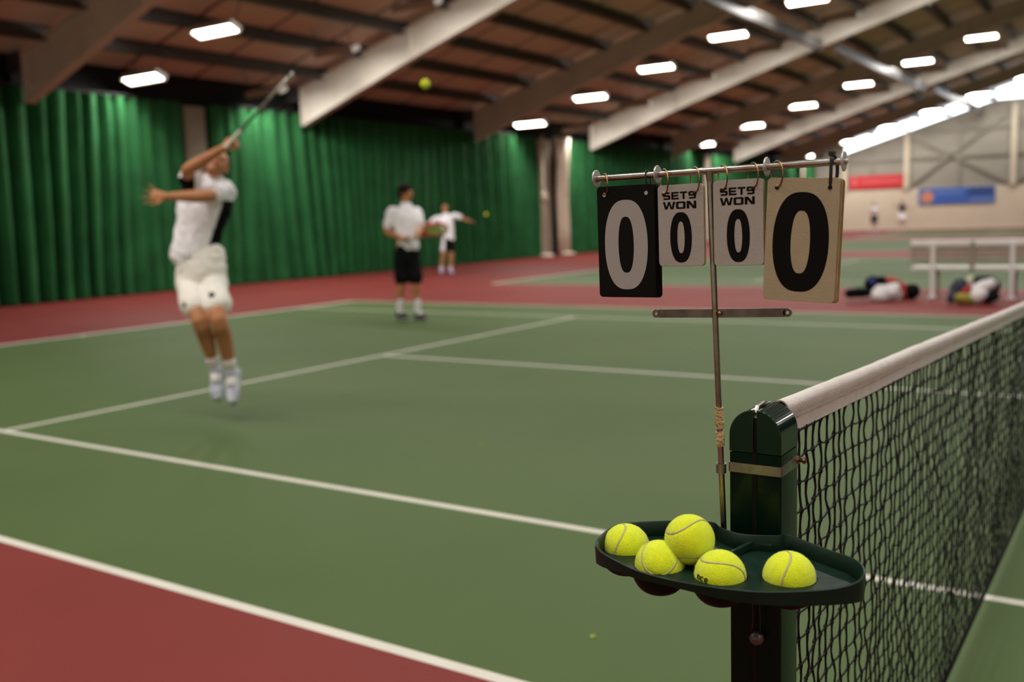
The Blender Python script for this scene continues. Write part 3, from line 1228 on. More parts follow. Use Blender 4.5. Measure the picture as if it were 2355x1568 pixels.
def card_stack(centre, w, h, roll, n, mats, num, sets, label, yaw=0.0, lean=0.0, step=0.0016, rings=((-0.3, 'brass'), (0.3, 'brass')), edge=None, shift=0.0006, hy=0.42):
    """cards hang in the Y-Z plane; local a runs to -Y, local c up, local d toward the viewer (-X)"""
    t = thing('score_card', label, 'score card', centre, 'score cards hanging on the bar')
    cx, cy, cz = centre
    Ry = Matrix.Rotation(yaw, 3, 'Z') @ Matrix.Rotation(lean, 3, 'Y')

    def fn_for(da, dc):
        def fn(a, c, d):
            a += da
            c += dc
            aa = a*math.cos(roll)-c*math.sin(roll)
            cc = a*math.sin(roll)+c*math.cos(roll)
            return V(centre)+Ry @ V((-d, -aa, cc))
        return fn
    face = None
    for k in range(n):
        rnd = random.Random(k*5+int(w*1e4))
        da = (rnd.random()-0.2)*shift*k*1.2
        dc = -(rnd.random())*shift*k*0.5
        fn = fn_for(da, dc)
        mb = MB()
        mb.prism(rrect(w, h, 0.0055, 5), -0.0006-k*step, 0.0006-k*step, fn)
        me_ = [mats['face']] if k == 0 else [mats['face'] if not edge else M[edge]]
        o = mb.build('card', me_, t, bevel=0.0002)
        if k == 0:
            face = fn
            front = o
    digit = MB()
    nw, nh, iw, ih, off = num
    out = superellipse(nw/2, nh/2)
    inn = superellipse(iw/2, ih/2, p=2.8, q=2.0)
    out = [(x, y+off) for x, y in out]
    inn = [(x, y+off) for x, y in inn]
    digit.ring_prism(out, inn, 0.0006, 0.0008, face)
    digit.build('digit', mats['ink'], front)
    if sets:
        s = MB()
        x0, yS, yW, tw, lh = sets
        ls = tw/4.45
        text_on(s, 'SETS', x0, yS, [ls, ls, ls, ls], lh, ls*0.15, face, 0.0006, 0.00078)
        lw_ = tw/3.45
        text_on(s, 'WON', x0+0.0004, yW, [lw_*1.22, lw_, lw_], lh, lw_*0.11, face, 0.0006, 0.00078)
        s.build('lettering', mats['ink'], front)
    # hang rings
    for (fx, kind) in rings:
        a0 = fx*w
        hole = face(a0, h/2-0.0125, 0.0012)
        e = MB()
        e.lathe(face(a0, h/2-0.0125, 0.0008), [(0.0028, 0), (0.0028, 0.0006)], n=14, axis=(-1, 0, 0))
        e.build('punched_hole', M['slot_black'] if mats['face'] != M['card_black'] else M['washer'], front)
        y = hole.y
        zt_ = bar_z(y)+0.0066
        zb_ = hole.z
        rr_ = (zt_-zb_)/2
        zc_ = (zt_+zb_)/2
        r2 = MB()
        if kind == 'tie':
            pts = [V((SBX-0.0062, y, zb_+0.001)), V((SBX-0.0075, y-0.001, zc_)), V((SBX-0.0060, y-0.001, zt_-0.003)), V((SBX-0.001, y-0.001, zt_+0.0015)), V((SBX+0.0060, y-0.004, zt_-0.003)), V((SBX+0.0075, y-0.005, zc_)), V((SBX+0.005, y-0.003, zb_+0.002))]
            r2.tube(smooth_path(pts), [(0.0022, 0.0008)]*25, n=8, side=(0, 1, 0), closed=True)
            r2.box((SBX-0.002, y-0.001, zt_+0.004), (0.007, 0.0075, 0.0055))
            r2.build('cable_tie', M['cable_tie'], t, smooth=45)
        elif kind == 'string':
            for q in range(2):
                pts = [V((SBX-0.004, y, zb_)), V((SBX-0.0055, y+0.001-0.002*q, zc_)), V((SBX-0.004, y+0.002, zt_-0.003)), V((SBX, y+0.002*q, zt_-0.001)), V((SBX+0.005, y-0.002, zc_)), V((SBX+0.003, y-0.001, zb_))]
                r2.tube(smooth_path(pts), 0.0009, n=6, closed=True)
            r2.ell((SBX-0.005, y, zb_+0.003), (0.002, 0.0025, 0.002))
            r2.build('string_loop', M['cable_tie'], t, smooth=True)
        else:
            pts = []
            tw_ = 0.85
            for i in range(28):
                q = 2*PI*i/28
                dx = -rr_*0.88*math.sin(q)
                pts.append(V((SBX+0.001+dx, y+dx*tw_+0.003, zc_+rr_*math.cos(q))))
            r2.tube(pts, 0.00105, n=8, closed=True)
            r2.ell(hole+V((0.0003, 0, 0.0015)), (0.0015, 0.0024, 0.002))
            r2.build('split_ring', M['brass'], t, smooth=True)
    return t


cb = dict(face=M['card_black'], ink=M['print_grey'])
cw_ = dict(face=M['card_white'], ink=M['print_black'])
ci = dict(face=M['card_ivory'], ink=M['print_black'])
CX = SBX-0.006
card_stack((CX, 0.1848, 1.3388), 0.0915, 0.1615, -0.020+0.028, 6, cb, (0.0690, 0.1295, 0.0248, 0.081, -0.0046), None,
           'black hanging score card with a large grey 0', rings=((-0.365, 'brass'), (0.37, 'string')), step=0.0036, shift=0.0010)
card_stack((CX, 0.0990, 1.3602), 0.0685, 0.1135, 0.010, 4, cw_, (0.0326, 0.0703, 0.0110, 0.0440, -0.0168), (-0.0262, 0.0363, 0.0229, 0.0497, 0.0104),
           'small off-white SETS WON card with black 0, beside the black card', rings=((-0.36, 'brass'), (0.32, 'brass')), edge='card_edge', step=0.0018)
card_stack((CX, 0.0155, 1.3617), 0.0700, 0.1155, 0.012, 4, cw_, (0.0325, 0.0712, 0.0110, 0.0450, -0.0174), (-0.0250, 0.0372, 0.0240, 0.0485, 0.0104),
           'small off-white SETS WON card with black 0, beside the ivory card', rings=((-0.30, 'brass'), (0.31, 'brass')), edge='card_edge', step=0.0018)
card_stack((CX, -0.0692, 1.3370), 0.0945, 0.1610, -0.045, 6, ci, (0.0739, 0.1300, 0.0254, 0.0816, -0.0027), None,
           'large ivory hanging score card with a black 0', rings=((-0.36, 'brass'), (0.37, 'tie')), edge='card_edge', step=0.0030, yaw=0.0)

# ---------------------------------------------------------------- ball tray
ZF = 0.9085          # tray floor
ZRIM = 0.9300
RIMPX = [(1370, 1255, .929, 0.004), (1372, 1245, .928, .006), (1378, 1235, .930, .006), (1400, 1215, .930, .006), (1425, 1206, .930, .006), (1450, 1201, .930, .006), (1500, 1198, .930, .006), (1560, 1197, .930, .006), (1600, 1198, .930, .006),
         (1640, 1200, .930, .006), (1655, 1211, .930, .006), (1690, 1224, .930, .006), (1712, 1228, .930, .006), (1735, 1230, .930, .006), (1788, 1231, .930, .006), (1800, 1229, .931, .006), (1820, 1230, .930, .006), (1850, 1242, .930, .006),
         (1885, 1255, .930, .006), (1920, 1268, .930, .006), (1960, 1282, .930, .008), (1982, 1298, .930, .010), (1988, 1315, .928, .012), (1980, 1332, .924, .013), (1950, 1346, .920, 0.012), (1900, 1355, .917, 0.012),
         (1820, 1360, .915, 0.012), (1740, 1360, .914, 0.011), (1660, 1352, .914, 0.009), (1600, 1343, .914, 0.006), (1540, 1332, .914, 0.004), (1470, 1313, .917, 0.003), (1420, 1290, .922, 0.002), (1385, 1270, .926, 0.003)]
RIM3 = [(on_plane(u_, v_, 2, z_), dn_) for (u_, v_, z_, dn_) in RIMPX]
RIM = [(p_.x, p_.y) for p_, dn_ in RIM3]
BALLS = {}
for nme, (u_, v_) in dict(b5=(1815, 1327), b4=(1656, 1323), b2=(1517, 1299), b1=(1440, 1258)).items():
    BALLS[nme] = on_plane(u_, v_, 2, ZF+0.0005)
BALLS['b3'] = on_plane(1586, 1240, 2, ZF+0.0345)


def build_tray():
    t = thing('ball_tray', 'dark green plastic ball tray fixed to the net post', 'tray', (-1.09, 0, ZF))
    n = len(RIM)
    cx = sum(p[0] for p in RIM)/n
    cy = sum(p[1] for p in RIM)/n

    def inset(p, d):
        v_ = V((p[0]-cx, p[1]-cy))
        L = v_.length
        return (cx+v_.x*(L-d)/L, cy+v_.y*(L-d)/L)
    # floor with round openings
    bm = bmesh.new()
    fl = [inset(p, 0.006) for p in RIM]
    ov = [bm.verts.new((x, y, ZF)) for x, y in fl]
    edges = [bm.edges.new((ov[i], ov[(i+1) % n])) for i in range(n)]
    hole_r = 0.0354
    holes = [BALLS[k] for k in ('b1', 'b2', 'b4', 'b5')]
    for h in holes:
        hv = [bm.verts.new((h.x+hole_r*math.cos(2*PI*i/36), h.y+hole_r*math.sin(2*PI*i/36), ZF)) for i in range(36)]
        edges += [bm.edges.new((hv[i], hv[(i+1) % 36])) for i in range(36)]
    bmesh.ops.triangle_fill(bm, use_beauty=True, use_dissolve=False, edges=edges)
    # remove faces inside the holes if any
    for f in list(bm.faces):
        c = f.calc_center_median()
        if any((c-V((h.x, h.y, ZF))).length < hole_r*0.9 for h in holes):
            bm.faces.remove(f)
    bmesh.ops.recalc_face_normals(bm, faces=bm.faces)
    me = bpy.data.meshes.new('floor_panel')
    bm.to_mesh(me)
    bm.free()
    for v in me.vertices:
        v.co -= V(t.location)
    me.materials.append(M['tray_green'])
    o = bpy.data.objects.new('tray_floor', me)
    COL.objects.link(o)
    o.parent = t
    so = o.modifiers.new('s', 'SOLIDIFY')
    so.thickness = 0.0024
    so.offset = -1
    # rim
    r = MB()
    P = smooth_path([p_ for p_, dn_ in RIM3]+[RIM3[0][0]], 3)[:-1]
    DN = smooth_path([V((dn_, 0, 0)) for p_, dn_ in RIM3]+[V((RIM3[0][1], 0, 0))], 3)[:-1]
    for p, dn in zip(P, DN):
        a = inset(p, 0.0)
        b_ = inset(p, 0.0030)
        e = inset(p, -0.0012)
        zt_ = p.z
        zb_ = ZF-dn.x
        i6 = inset(p, 0.006)
        r.v += [V((i6[0], i6[1], ZF-0.001)), V((b_[0], b_[1], zt_-0.001)), V((e[0]*0.5+b_[0]*0.5, e[1]*0.5+b_[1]*0.5, zt_+0.0004)), V((e[0], e[1], zt_-0.0006)), V((a[0], a[1], zb_)), V((b_[0], b_[1], zb_))]
    N = len(P)
    for i in range(N):
        j = (i+1) % N
        for k in range(6):
            k2 = (k+1) % 6
            r.f.append((i*6+k, j*6+k, j*6+k2, i*6+k2))
            r.m.append(0)
    r.build('rim', M['tray_green'], t, smooth=50)
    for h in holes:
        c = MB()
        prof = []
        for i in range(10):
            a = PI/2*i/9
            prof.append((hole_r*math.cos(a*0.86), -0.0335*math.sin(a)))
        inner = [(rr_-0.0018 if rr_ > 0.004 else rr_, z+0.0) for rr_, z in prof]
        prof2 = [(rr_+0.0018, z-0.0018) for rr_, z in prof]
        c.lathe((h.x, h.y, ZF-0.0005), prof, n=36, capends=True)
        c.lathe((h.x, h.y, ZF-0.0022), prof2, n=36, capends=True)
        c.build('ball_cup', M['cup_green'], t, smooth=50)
    # raised rib and clip block at the back
    q = MB()
    q.bar((-1.045, 0.010, ZF+0.004), (-0.997, -0.005, ZF+0.008), 0.006, 0.010)
    q.bar((-1.045, 0.010, ZF+0.003), (-1.064, 0.022, ZF+0.001), 0.006, 0.006)
    q.build('rib', M['tray_green'], t, bevel=0.001)
    q = MB()
    q.box((-0.983, -0.002, ZF-0.004), (0.026, 0.060, 0.030))
    q.build('clip_block', M['tray_green'], t, bevel=0.002)
    # elastic with toggle hanging from the clip
    kb = on_plane(1740, 1468, 0, -0.985)
    c = MB()
    for dy in (-0.0045, 0.0045):
        c.tube(smooth_path([V((-0.984, dy-0.002+kb.y*0.2, ZF-0.02)), V((-0.986, kb.y+dy*1.0, ZF-0.075)), V((-0.986, kb.y+dy*1.3, kb.z+0.005))]), 0.0011, n=6)
    c.build('elastic_cord', M['cable_tie'], t, smooth=True)
    c = MB()
    c.ell(kb, (0.0095, 0.0102, 0.0098), nu=20, nv=12)
    c.build('toggle', mat('dull_brown_metal_ball', (0.10, 0.075, 0.07), 0.4, metal=0.4), t, smooth=True)


build_tray()


# ---------------------------------------------------------------- balls
def seam_pts(r, n=120):
    out = []
    for i in range(n):
        t = 2*PI*i/n
        out.append(V((0.75*math.cos(t)+0.25*math.cos(3*t), 0.75*math.sin(t)-0.25*math.sin(3*t), 2*math.sqrt(0.1875)*math.sin(2*t)))*r)
    return out


def tennis_ball(c, rotm, label, detail=2, r=0.0332, print_text=False, seed=0, group=None):
    c = V(c)
    R = Matrix(rotm) if rotm else Matrix.Identity(3)
    nu, nv = (64, 40) if detail == 2 else (20, 12)
    b = MB()
    b.ell((0, 0, 0), (r, r, r), nu=nu, nv=nv)
    sp = seam_pts(r, 120)
    if detail == 2:
        for i, v in enumerate(b.v):
            d = min((v-s).length for s in sp[::2])
            k = 1.0+0.010*noise.noise(v*260+V((seed, 0, 0)))
            if d < 0.0030:
                k -= 0.020
            b.v[i] = v*k
        rnd = random.Random(seed)
        for i in range(5200):
            z = rnd.uniform(-1, 1)
            ph = rnd.uniform(0, 2*PI)
            q = math.sqrt(1-z*z)
            nrm = V((q*math.cos(ph), q*math.sin(ph), z))
            p = nrm*r*1.002
            if rnd.random() < 0.9 and min((p-s).length for s in sp[::4]) < 0.0023:
                continue
            tg = nrm.orthogonal().normalized()
            tg = Matrix.Rotation(rnd.uniform(0, 6.28), 3, nrm) @ tg
            tip = p+nrm*(0.0004+0.0010*rnd.random())+tg*0.0013
            bn = nrm.cross(tg)*0.00014
            o = len(b.v)
            b.v += [p-bn, p+bn, tip]
            b.f.append((o, o+1, o+2))
            b.m.append(0)
    b.v = [c+R @ v for v in b.v]
    me = bpy.data.meshes.new('tennis_ball')
    me.from_pydata([v-c for v in b.v], [], b.f)
    me.materials.append(M['felt'])
    shade(me, True)
    o = bpy.data.objects.new('tennis_ball', me)
    COL.objects.link(o)
    o.location = c
    tag(o, label, 'tennis ball', group)
    if detail:
        s = MB()
        pts = [R @ (p*(0.999)) for p in sp]
        s.tube([c+p for p in pts], [(0.00055, 0.00125)]*len(pts), n=8, side=[p.normalized() for p in pts], closed=True)
        s.build('seam', M['seam'], o, smooth=True)
    if print_text:
        # worn dark lettering low on the side facing the camera
        d0 = (on_plane(1617, 1330, 2, c.z)-CC).normalized()
        # point on the ball under the photo position
        oc = CC-c
        d = (at_depth(1614, 1331, 1.0)-CC).normalized()
        B_ = oc.dot(d)
        C_ = oc.dot(oc)-(r*1.01)**2
        hit = CC+d*(-B_-math.sqrt(max(B_*B_-C_, 0)))
        nrm = (hit-c).normalized()
        up = (V((0, 0, 1))-nrm*nrm.z).normalized()
        rt = up.cross(nrm)
        rt, up = (rt*0.99+up*-0.08).normalized(), (up*0.99+rt*0.08).normalized()
        s = MB()

        def pos(a, b_):
            v_ = nrm+rt*(a/r)+up*(b_/r)
            return c+v_.normalized()*(r*1.018)
        strokes = {'n': [[(0, 0), (0, 1)], [(0, 0.8), (0.3, 1), (0.6, 0.8), (0.6, 0)]],
                   'c': [[(0.6, 0.85), (0.3, 1), (0, 0.8), (0, 0.2), (0.3, 0), (0.6, 0.15)]],
                   'e': [[(0, 0.5), (0.6, 0.5), (0.6, 0.85), (0.3, 1), (0, 0.8), (0, 0.2), (0.3, 0), (0.6, 0.15)]]}
        x = -0.0085
        for ch in 'nce':
            for st in strokes[ch]:
                s.tube([pos(x+px*0.0085*0.75, -0.003+py*0.0062) for px, py in st], 0.00062, n=6)
            x += 0.0066
        s.build('print', M['print_black'], o, smooth=True)
    return o


ROT = {'b1': [[-0.061, -0.928, -0.367], [-0.952, -0.056, 0.3], [-0.299, 0.368, -0.88]],
       'b2': [[0.19, -0.537, 0.822], [0.868, 0.482, 0.115], [-0.458, 0.692, 0.558]],
       'b3': [[-0.188, -0.228, 0.955], [-0.419, -0.861, -0.288], [0.888, -0.455, 0.067]],
       'b4': [[0.476, -0.672, -0.567], [0.534, -0.291, 0.794], [-0.699, -0.681, 0.22]],
       'b5': [[-0.019, -0.887, -0.461], [-0.962, -0.11, 0.252], [-0.274, 0.448, -0.851]]}
BL = {'b1': 'yellow tennis ball in the tray cup farthest from the net mesh',
      'b2': 'yellow tennis ball with two curved seams, between the raised ball and tray edge',
      'b3': 'yellow tennis ball sitting highest in the tray, behind the others',
      'b4': 'yellow tennis ball with worn dark print, in the middle tray cup',
      'b5': 'yellow tennis ball alone in the tray cup below the net post'}
for k, nme in enumerate(('b1', 'b2', 'b3', 'b4', 'b5')):
    tennis_ball(BALLS[nme], ROT[nme], BL[nme], 2, print_text=(nme == 'b4'), seed=k*11, group='balls in the tray')
tennis_ball(at_depth(978, 193, 6.6), ROT['b3'], 'yellow tennis ball in mid air beside the swung racket', 1, seed=3, group='balls in the air')
tennis_ball(at_depth(1118, 493, 20.0), ROT['b2'], 'tiny yellow tennis ball in the air beside the boy in the distance', 1, seed=4, group='balls in the air')
# specks of felt on the court
for (u_, v_, l) in ((1108, 1022, 'speck of yellow felt on the green court, toward the middle'), (1362, 1463, 'speck of yellow felt on the green court, below the tray')):
    p = on_plane(u_, v_, 2, 0.004)
    b = MB()
    for k in range(9):
        q = V((random.uniform(-1, 1), random.uniform(-1, 1), random.uniform(0, 0.5)))*0.004
        b.tube([p+q, p+q+V((random.uniform(-1, 1), random.uniform(-1, 1), 0.4))*0.006], 0.0011, n=5)
    b.ell(p+V((0, 0, -0.001)), (0.006, 0.005, 0.003))
    tag(b.build('felt_speck', M['felt'], origin=p), l, 'felt fluff', 'felt specks on the court')


# ================================================================= PEOPLE
def lerp_r(a, b, t):
    return a+(b-a)*t


def limb_tube(mb, pts, rads, n=14, side=None, k=3):
    """smooth tapered tube with rounded ends; rads scalar or (ra, rb)"""
    P = smooth_path(pts, k)
    R_ = []
    m = len(rads)
    rr = [(r, r) if not isinstance(r, tuple) else r for r in rads]
    for i in range(m-1):
        for j in range(k):
            t = j/k
            t = t*t*(3-2*t)
            R_.append((rr[i][0]+(rr[i+1][0]-rr[i][0])*t, rr[i][1]+(rr[i+1][1]-rr[i][1])*t))
    R_.append(rr[-1])
    sd = side
    if isinstance(side, list):
        S = []
        for i in range(m-1):
            for j in range(k):
                S.append(V(side[i]).lerp(V(side[i+1]), j/k))
        S.append(V(side[-1]))
        sd = S
    mb.tube(P, R_, n=n, side=sd, dome=True)


def hand(mb, wrist, d, nrm, thumb, s=1.0, curl=0.35, spread=0.12, curls=None):
    """palm + four fingers + thumb. d: finger direction, nrm: palm normal, thumb: side direction"""
    d = V(d).normalized()
    nrm = (V(nrm)-d*V(nrm).dot(d)).normalized()
    th = (V(thumb)-d*V(thumb).dot(d)-nrm*V(thumb).dot(nrm)).normalized()
    mb.tube([wrist, wrist+d*0.03*s, wrist+d*0.065*s, wrist+d*0.088*s], [(0.026*s, 0.020*s), (0.036*s, 0.017*s), (0.041*s, 0.015*s), (0.038*s, 0.012*s)], n=12, side=th, dome=True)
    lens = (0.072, 0.080, 0.075, 0.060)
    for i in range(4):
        off = (1.5-i)*0.0205*s
        base = wrist+d*(0.080-abs(1.2-i)*0.003)*s+th*off
        dr = (d+th*spread*(1.5-i)).normalized()
        L = lens[i]*s
        c = curls[i] if curls else curl*(0.85+0.12*i)
        pts = [base]
        cur = dr
        seg = (0.42, 0.32, 0.26)
        ax = cur.cross(nrm).normalized()
        for q in range(3):
            cur = Matrix.Rotation(c, 3, ax) @ cur
            pts.append(pts[-1]+cur*L*seg[q])
        mb.tube(pts, [0.0098*s, 0.0090*s, 0.0082*s, 0.0070*s], n=8, dome=True)
    tb = wrist+d*0.022*s+th*0.028*s
    td = (d*0.62+th*0.75+nrm*0.25).normalized()
    t2 = (d*0.85+th*0.35+nrm*(0.25+curl*0.5)).normalized()
    mb.tube([tb, tb+td*0.034*s, tb+td*0.034*s+t2*0.030*s, tb+td*0.034*s+t2*0.052*s], [0.0135*s, 0.0115*s, 0.0100*s, 0.0082*s], n=8, dome=True)


def head_mesh(mb, c, f, u, s):
    f = V(f).normalized()
    u = (V(u)-f*V(u).dot(f)).normalized()
    r = f.cross(u)
    R = Matrix((r, f, u)).transposed()

    def P(x, y, z):
        return V(c)+(r*x+f*y+u*z)*s
    mb.ell(P(0, -0.012, 0.025), (0.076*s, 0.094*s, 0.092*s), R, 20, 14)       # skull
    mb.ell(P(0, 0.022, -0.035), (0.060*s, 0.064*s, 0.078*s), R, 16, 12)        # face
    mb.ell(P(0, 0.050, -0.088), (0.030*s, 0.028*s, 0.022*s), R, 12, 8)         # chin
    mb.ell(P(0, 0.078, 0.014), (0.050*s, 0.014*s, 0.012*s), R, 12, 8)          # brow
    mb.tube([P(0, 0.082, 0.005), P(0, 0.098, -0.018), P(0, 0.103, -0.030)], [(0.009*s, 0.009*s), (0.012*s, 0.011*s), (0.015*s, 0.012*s)], n=10, dome=True)
    mb.ell(P(0, 0.080, -0.055), (0.024*s, 0.012*s, 0.012*s), R, 12, 8)
    for q in (-1, 1):
        mb.ell(P(q*0.077, -0.006, -0.008), (0.010*s, 0.019*s, 0.032*s), R, 12, 8)
        mb.ell(P(q*0.042, 0.058, -0.028), (0.020*s, 0.018*s, 0.018*s), R, 12, 8)
    return R, P


def make_person(name, label, cat, J, s, spec, loc, voxel=0.008):
    """J: joints in world space; spec: clothes"""
    t = thing(name, label, cat, loc, spec.get('group'))
    side_sh = (J['shL']-J['shR']).normalized()
    side_hp = (J['hpL']-J['hpR']).normalized()
    up = (J['neck']-J['pelvis']).normalized()
    # ---- body, one continuous skin surface
    mb = MB()
    Rh, P = head_mesh(mb, J['head'], J['face'], J['hup'], s)
    skull = P(0, -0.03, -0.045)
    limb_tube(mb, [J['neck']-up*0.02*s, J['neck']+up*0.03*s, skull], [0.062*s, 0.056*s, 0.054*s])
    sides = [side_hp, side_hp, side_hp.lerp(side_sh, 0.4), side_sh, side_sh, side_sh]
    tor = [J['pelvis']-up*0.07*s, J['pelvis']+up*0.03*s, J['waist'], J['chest'], J['neck']-up*0.07*s, J['neck']-up*0.015*s]
    limb_tube(mb, tor, [(0.125*s, 0.095*s), (0.160*s, 0.110*s), (0.138*s, 0.098*s), (0.165*s, 0.115*s), (0.150*s, 0.088*s), (0.070*s, 0.060*s)], n=20, side=sides)
    for q in ('L', 'R'):
        sh, el, wr = J['sh'+q], J['el'+q], J['wr'+q]
        limb_tube(mb, [sh.lerp(J['chest'], 0.30), sh, sh.lerp(el, 0.5), el, el.lerp(wr, 0.3), el.lerp(wr, 0.75), wr],
                  [0.055*s, 0.058*s, 0.048*s, 0.041*s, 0.044*s, 0.033*s, 0.026*s])
        hd = J['hd'+q]
        hand(mb, wr, hd['d'], hd['n'], hd['t'], s*1.02, hd.get('curl', 0.3), hd.get('spread', 0.1), hd.get('curls'))
        hp, kn, an = J['hp'+q], J['kn'+q], J['an'+q]
        back = J.get('back', -V(J['face']))
        back = V((back.x, back.y, 0)).normalized()
        calf = kn.lerp(an, 0.32)+back*0.018*s
        limb_tube(mb, [hp.lerp(J['pelvis'], 0.3), hp, hp.lerp(kn, 0.5), kn, calf, kn.lerp(an, 0.75), an],
                  [0.090*s, 0.092*s, 0.077*s, 0.056*s, 0.057*s, 0.041*s, 0.036*s], n=16)
    me = remesh(mb, voxel, 5, V(loc))
    obj_from(me, 'body', M[spec['skin']], t)
    # ---- eyes, mouth
    e = MB()
    for q in (-1, 1):
        e = MB()
        e.ell(P(q*0.030, 0.080, -0.002), (0.0125*s, 0.0075*s, 0.0065*s), Rh, 12, 8)
        e.build('eye', M['eye'], t, smooth=True)
    e = MB()
    op = spec.get('mouth', 0.006)
    e.ell(P(0, 0.088, -0.060), (0.021*s, 0.008*s, op*s), Rh, 14, 8)
    e.build('mouth', M['lips'], t, smooth=True)
    # ---- hair
    h = MB()
    hs = spec.get('hair_size', 1.0)
    h.ell(P(0, -0.030, 0.040), (0.083*s*hs, 0.093*s*hs, 0.088*s*hs), Rh, 22, 14)
    h.ell(P(0, -0.052, -0.005), (0.074*s*hs, 0.062*s*hs, 0.070*s*hs), Rh, 18, 12)
    if spec.get('fringe'):
        h.ell(P(0, 0.040, 0.085), (0.060*s, 0.045*s, 0.030*s), Rh, 16, 10)
    if spec.get('ponytail'):
        h.tube([P(0, -0.11, 0.02), P(0, -0.17, -0.03), P(0, -0.18, -0.14)], [0.03*s, 0.035*s, 0.015*s], n=10, dome=True)
    hm = remesh(h, voxel, 2, V(loc), lambda p, n_: p+n_*(0.006*s*noise.noise(p*55)))
    obj_from(hm, 'hair', M[spec['hair']], t)

    # ---- shirt
    def wrinkle(amp, sc):
        return lambda p, n_: p+n_*(amp*(noise.noise(V((p.x*sc, p.y*sc, p.z*sc*0.7)))+0.5*noise.noise(p*sc*2.3)))
    c = MB()
    hem = J.get('hem', J['pelvis']+up*0.0)
    fl = spec.get('hem_w', 0.175)
    limb_tube(c, [hem, hem.lerp(J['waist'], 0.5), J['waist'].lerp(J['chest'], 0.3), J['chest'], J['neck']-up*0.06*s, J['neck']-up*0.012*s],
              [(fl*s, 0.130*s), ((fl-0.005)*s, 0.130*s), (0.165*s, 0.125*s), (0.185*s, 0.135*s), (0.168*s, 0.105*s), (0.088*s, 0.078*s)], n=22,
              side=[side_hp, side_hp, side_hp.lerp(side_sh, 0.5), side_sh, side_sh, side_sh])
    for q in ('L', 'R'):
        sh, el = J['sh'+q], J['el'+q]
        limb_tube(c, [sh.lerp(J['chest'], 0.35), sh, sh.lerp(el, 0.35), sh.lerp(el, spec.get('sleeve', 0.62))],
                  [0.075*s, 0.078*s, 0.073*s, 0.074*s])
    cm = remesh(c, voxel, 4, V(loc), wrinkle(0.016*s, 9))
    obj_from(cm, 'shirt', [M[spec['shirt']], M['cloth_black']], t, pick=spec.get('shirt_pick'))
    # ---- shorts or skirt
    c = MB()
    top = J['pelvis']+up*0.085*s
    limb_tube(c, [top, J['pelvis']+up*0.02*s, J['pelvis']-up*0.07*s], [(0.158*s, 0.120*s), (0.178*s, 0.133*s), (0.170*s, 0.128*s)], n=20, side=side_hp)
    if spec.get('skirt'):
        limb_tube(c, [J['pelvis'], J['pelvis']-up*0.12*s, J['pelvis']-up*0.26*s], [(0.17*s, 0.13*s), (0.21*s, 0.17*s), (0.24*s, 0.2*s)], n=20, side=side_hp)
    else:
        for q in ('L', 'R'):
            hp, kn = J['hp'+q], J['kn'+q]
            ln = spec.get('short_len', 0.74)
            limb_tube(c, [hp, hp.lerp(kn, ln*0.5), hp.lerp(kn, ln)], [0.100*s, 0.100*s, 0.104*s], n=18)
    cm = remesh(c, voxel, 3, V(loc), wrinkle(0.012*s, 10))
    sh_o = obj_from(cm, 'skirt' if spec.get('skirt') else 'shorts', [M[spec['shorts']], M[spec.get('shorts2', 'cloth_black')]], t, pick=spec.get('shorts_pick'))
    if spec.get('waistband'):
        w = MB()
        w.tube([J['pelvis']+up*0.060*s, J['pelvis']+up*0.105*s], [(0.160*s, 0.125*s), (0.158*s, 0.122*s)], n=24, side=side_hp, dome=True)
        wm = remesh(w, voxel, 2, V(loc), wrinkle(0.014*s, 16))
        obj_from(wm, 'waistband', M[spec['shorts']], t)
    # ---- socks and shoes
    for q in ('L', 'R'):
        kn, an, toe = J['kn'+q], J['an'+q], J['toe'+q]
        k = MB()
        limb_tube(k, [kn.lerp(an, spec.get('sock', 0.72)), an.lerp(kn, 0.12), an, an.lerp(toe, 0.3)], [0.048*s, 0.043*s, 0.041*s, 0.038*s], n=14)
        k.build('sock', M['sock'], t, smooth=True)
        fd = (toe-an)
        sole_dn = J.get('down'+q, V((0, 0, -1)))
        ft = (fd-sole_dn*fd.dot(sole_dn)).normalized()
        heel = an-ft*0.035*s+sole_dn*0.030*s
        tip = heel+ft*0.235*s+sole_dn*0.012*s
        k = MB()
        sw = sole_dn.cross(ft)
        limb_tube(k, [heel, heel+ft*0.06*s, heel+ft*0.15*s, tip-ft*0.02*s], [(0.036*s, 0.048*s), (0.042*s, 0.050*s), (0.047*s, 0.038*s), (0.040*s, 0.024*s)], n=14, side=sw)
        limb_tube(k, [an+sole_dn*0.02*s, an-sole_dn*0.02*s], [0.048*s, 0.044*s])
        sm_ = remesh(k, max(voxel*0.8, 0.006), 2, V(loc))
        sh_ = obj_from(sm_, 'shoe', M[spec['shoe']], t)
        k = MB()
        a = heel+sole_dn*0.040*s-ft*0.03*s
        k.tube([a, a+ft*0.09*s, a+ft*0.20*s, a+ft*0.265*s], [(0.036*s, 0.010*s), (0.036*s, 0.010*s), (0.047*s, 0.010*s), (0.026*s, 0.009*s)], n=14, side=sw, dome=True)
        k.build('sole', M['sole'], sh_, smooth=True)
    return t


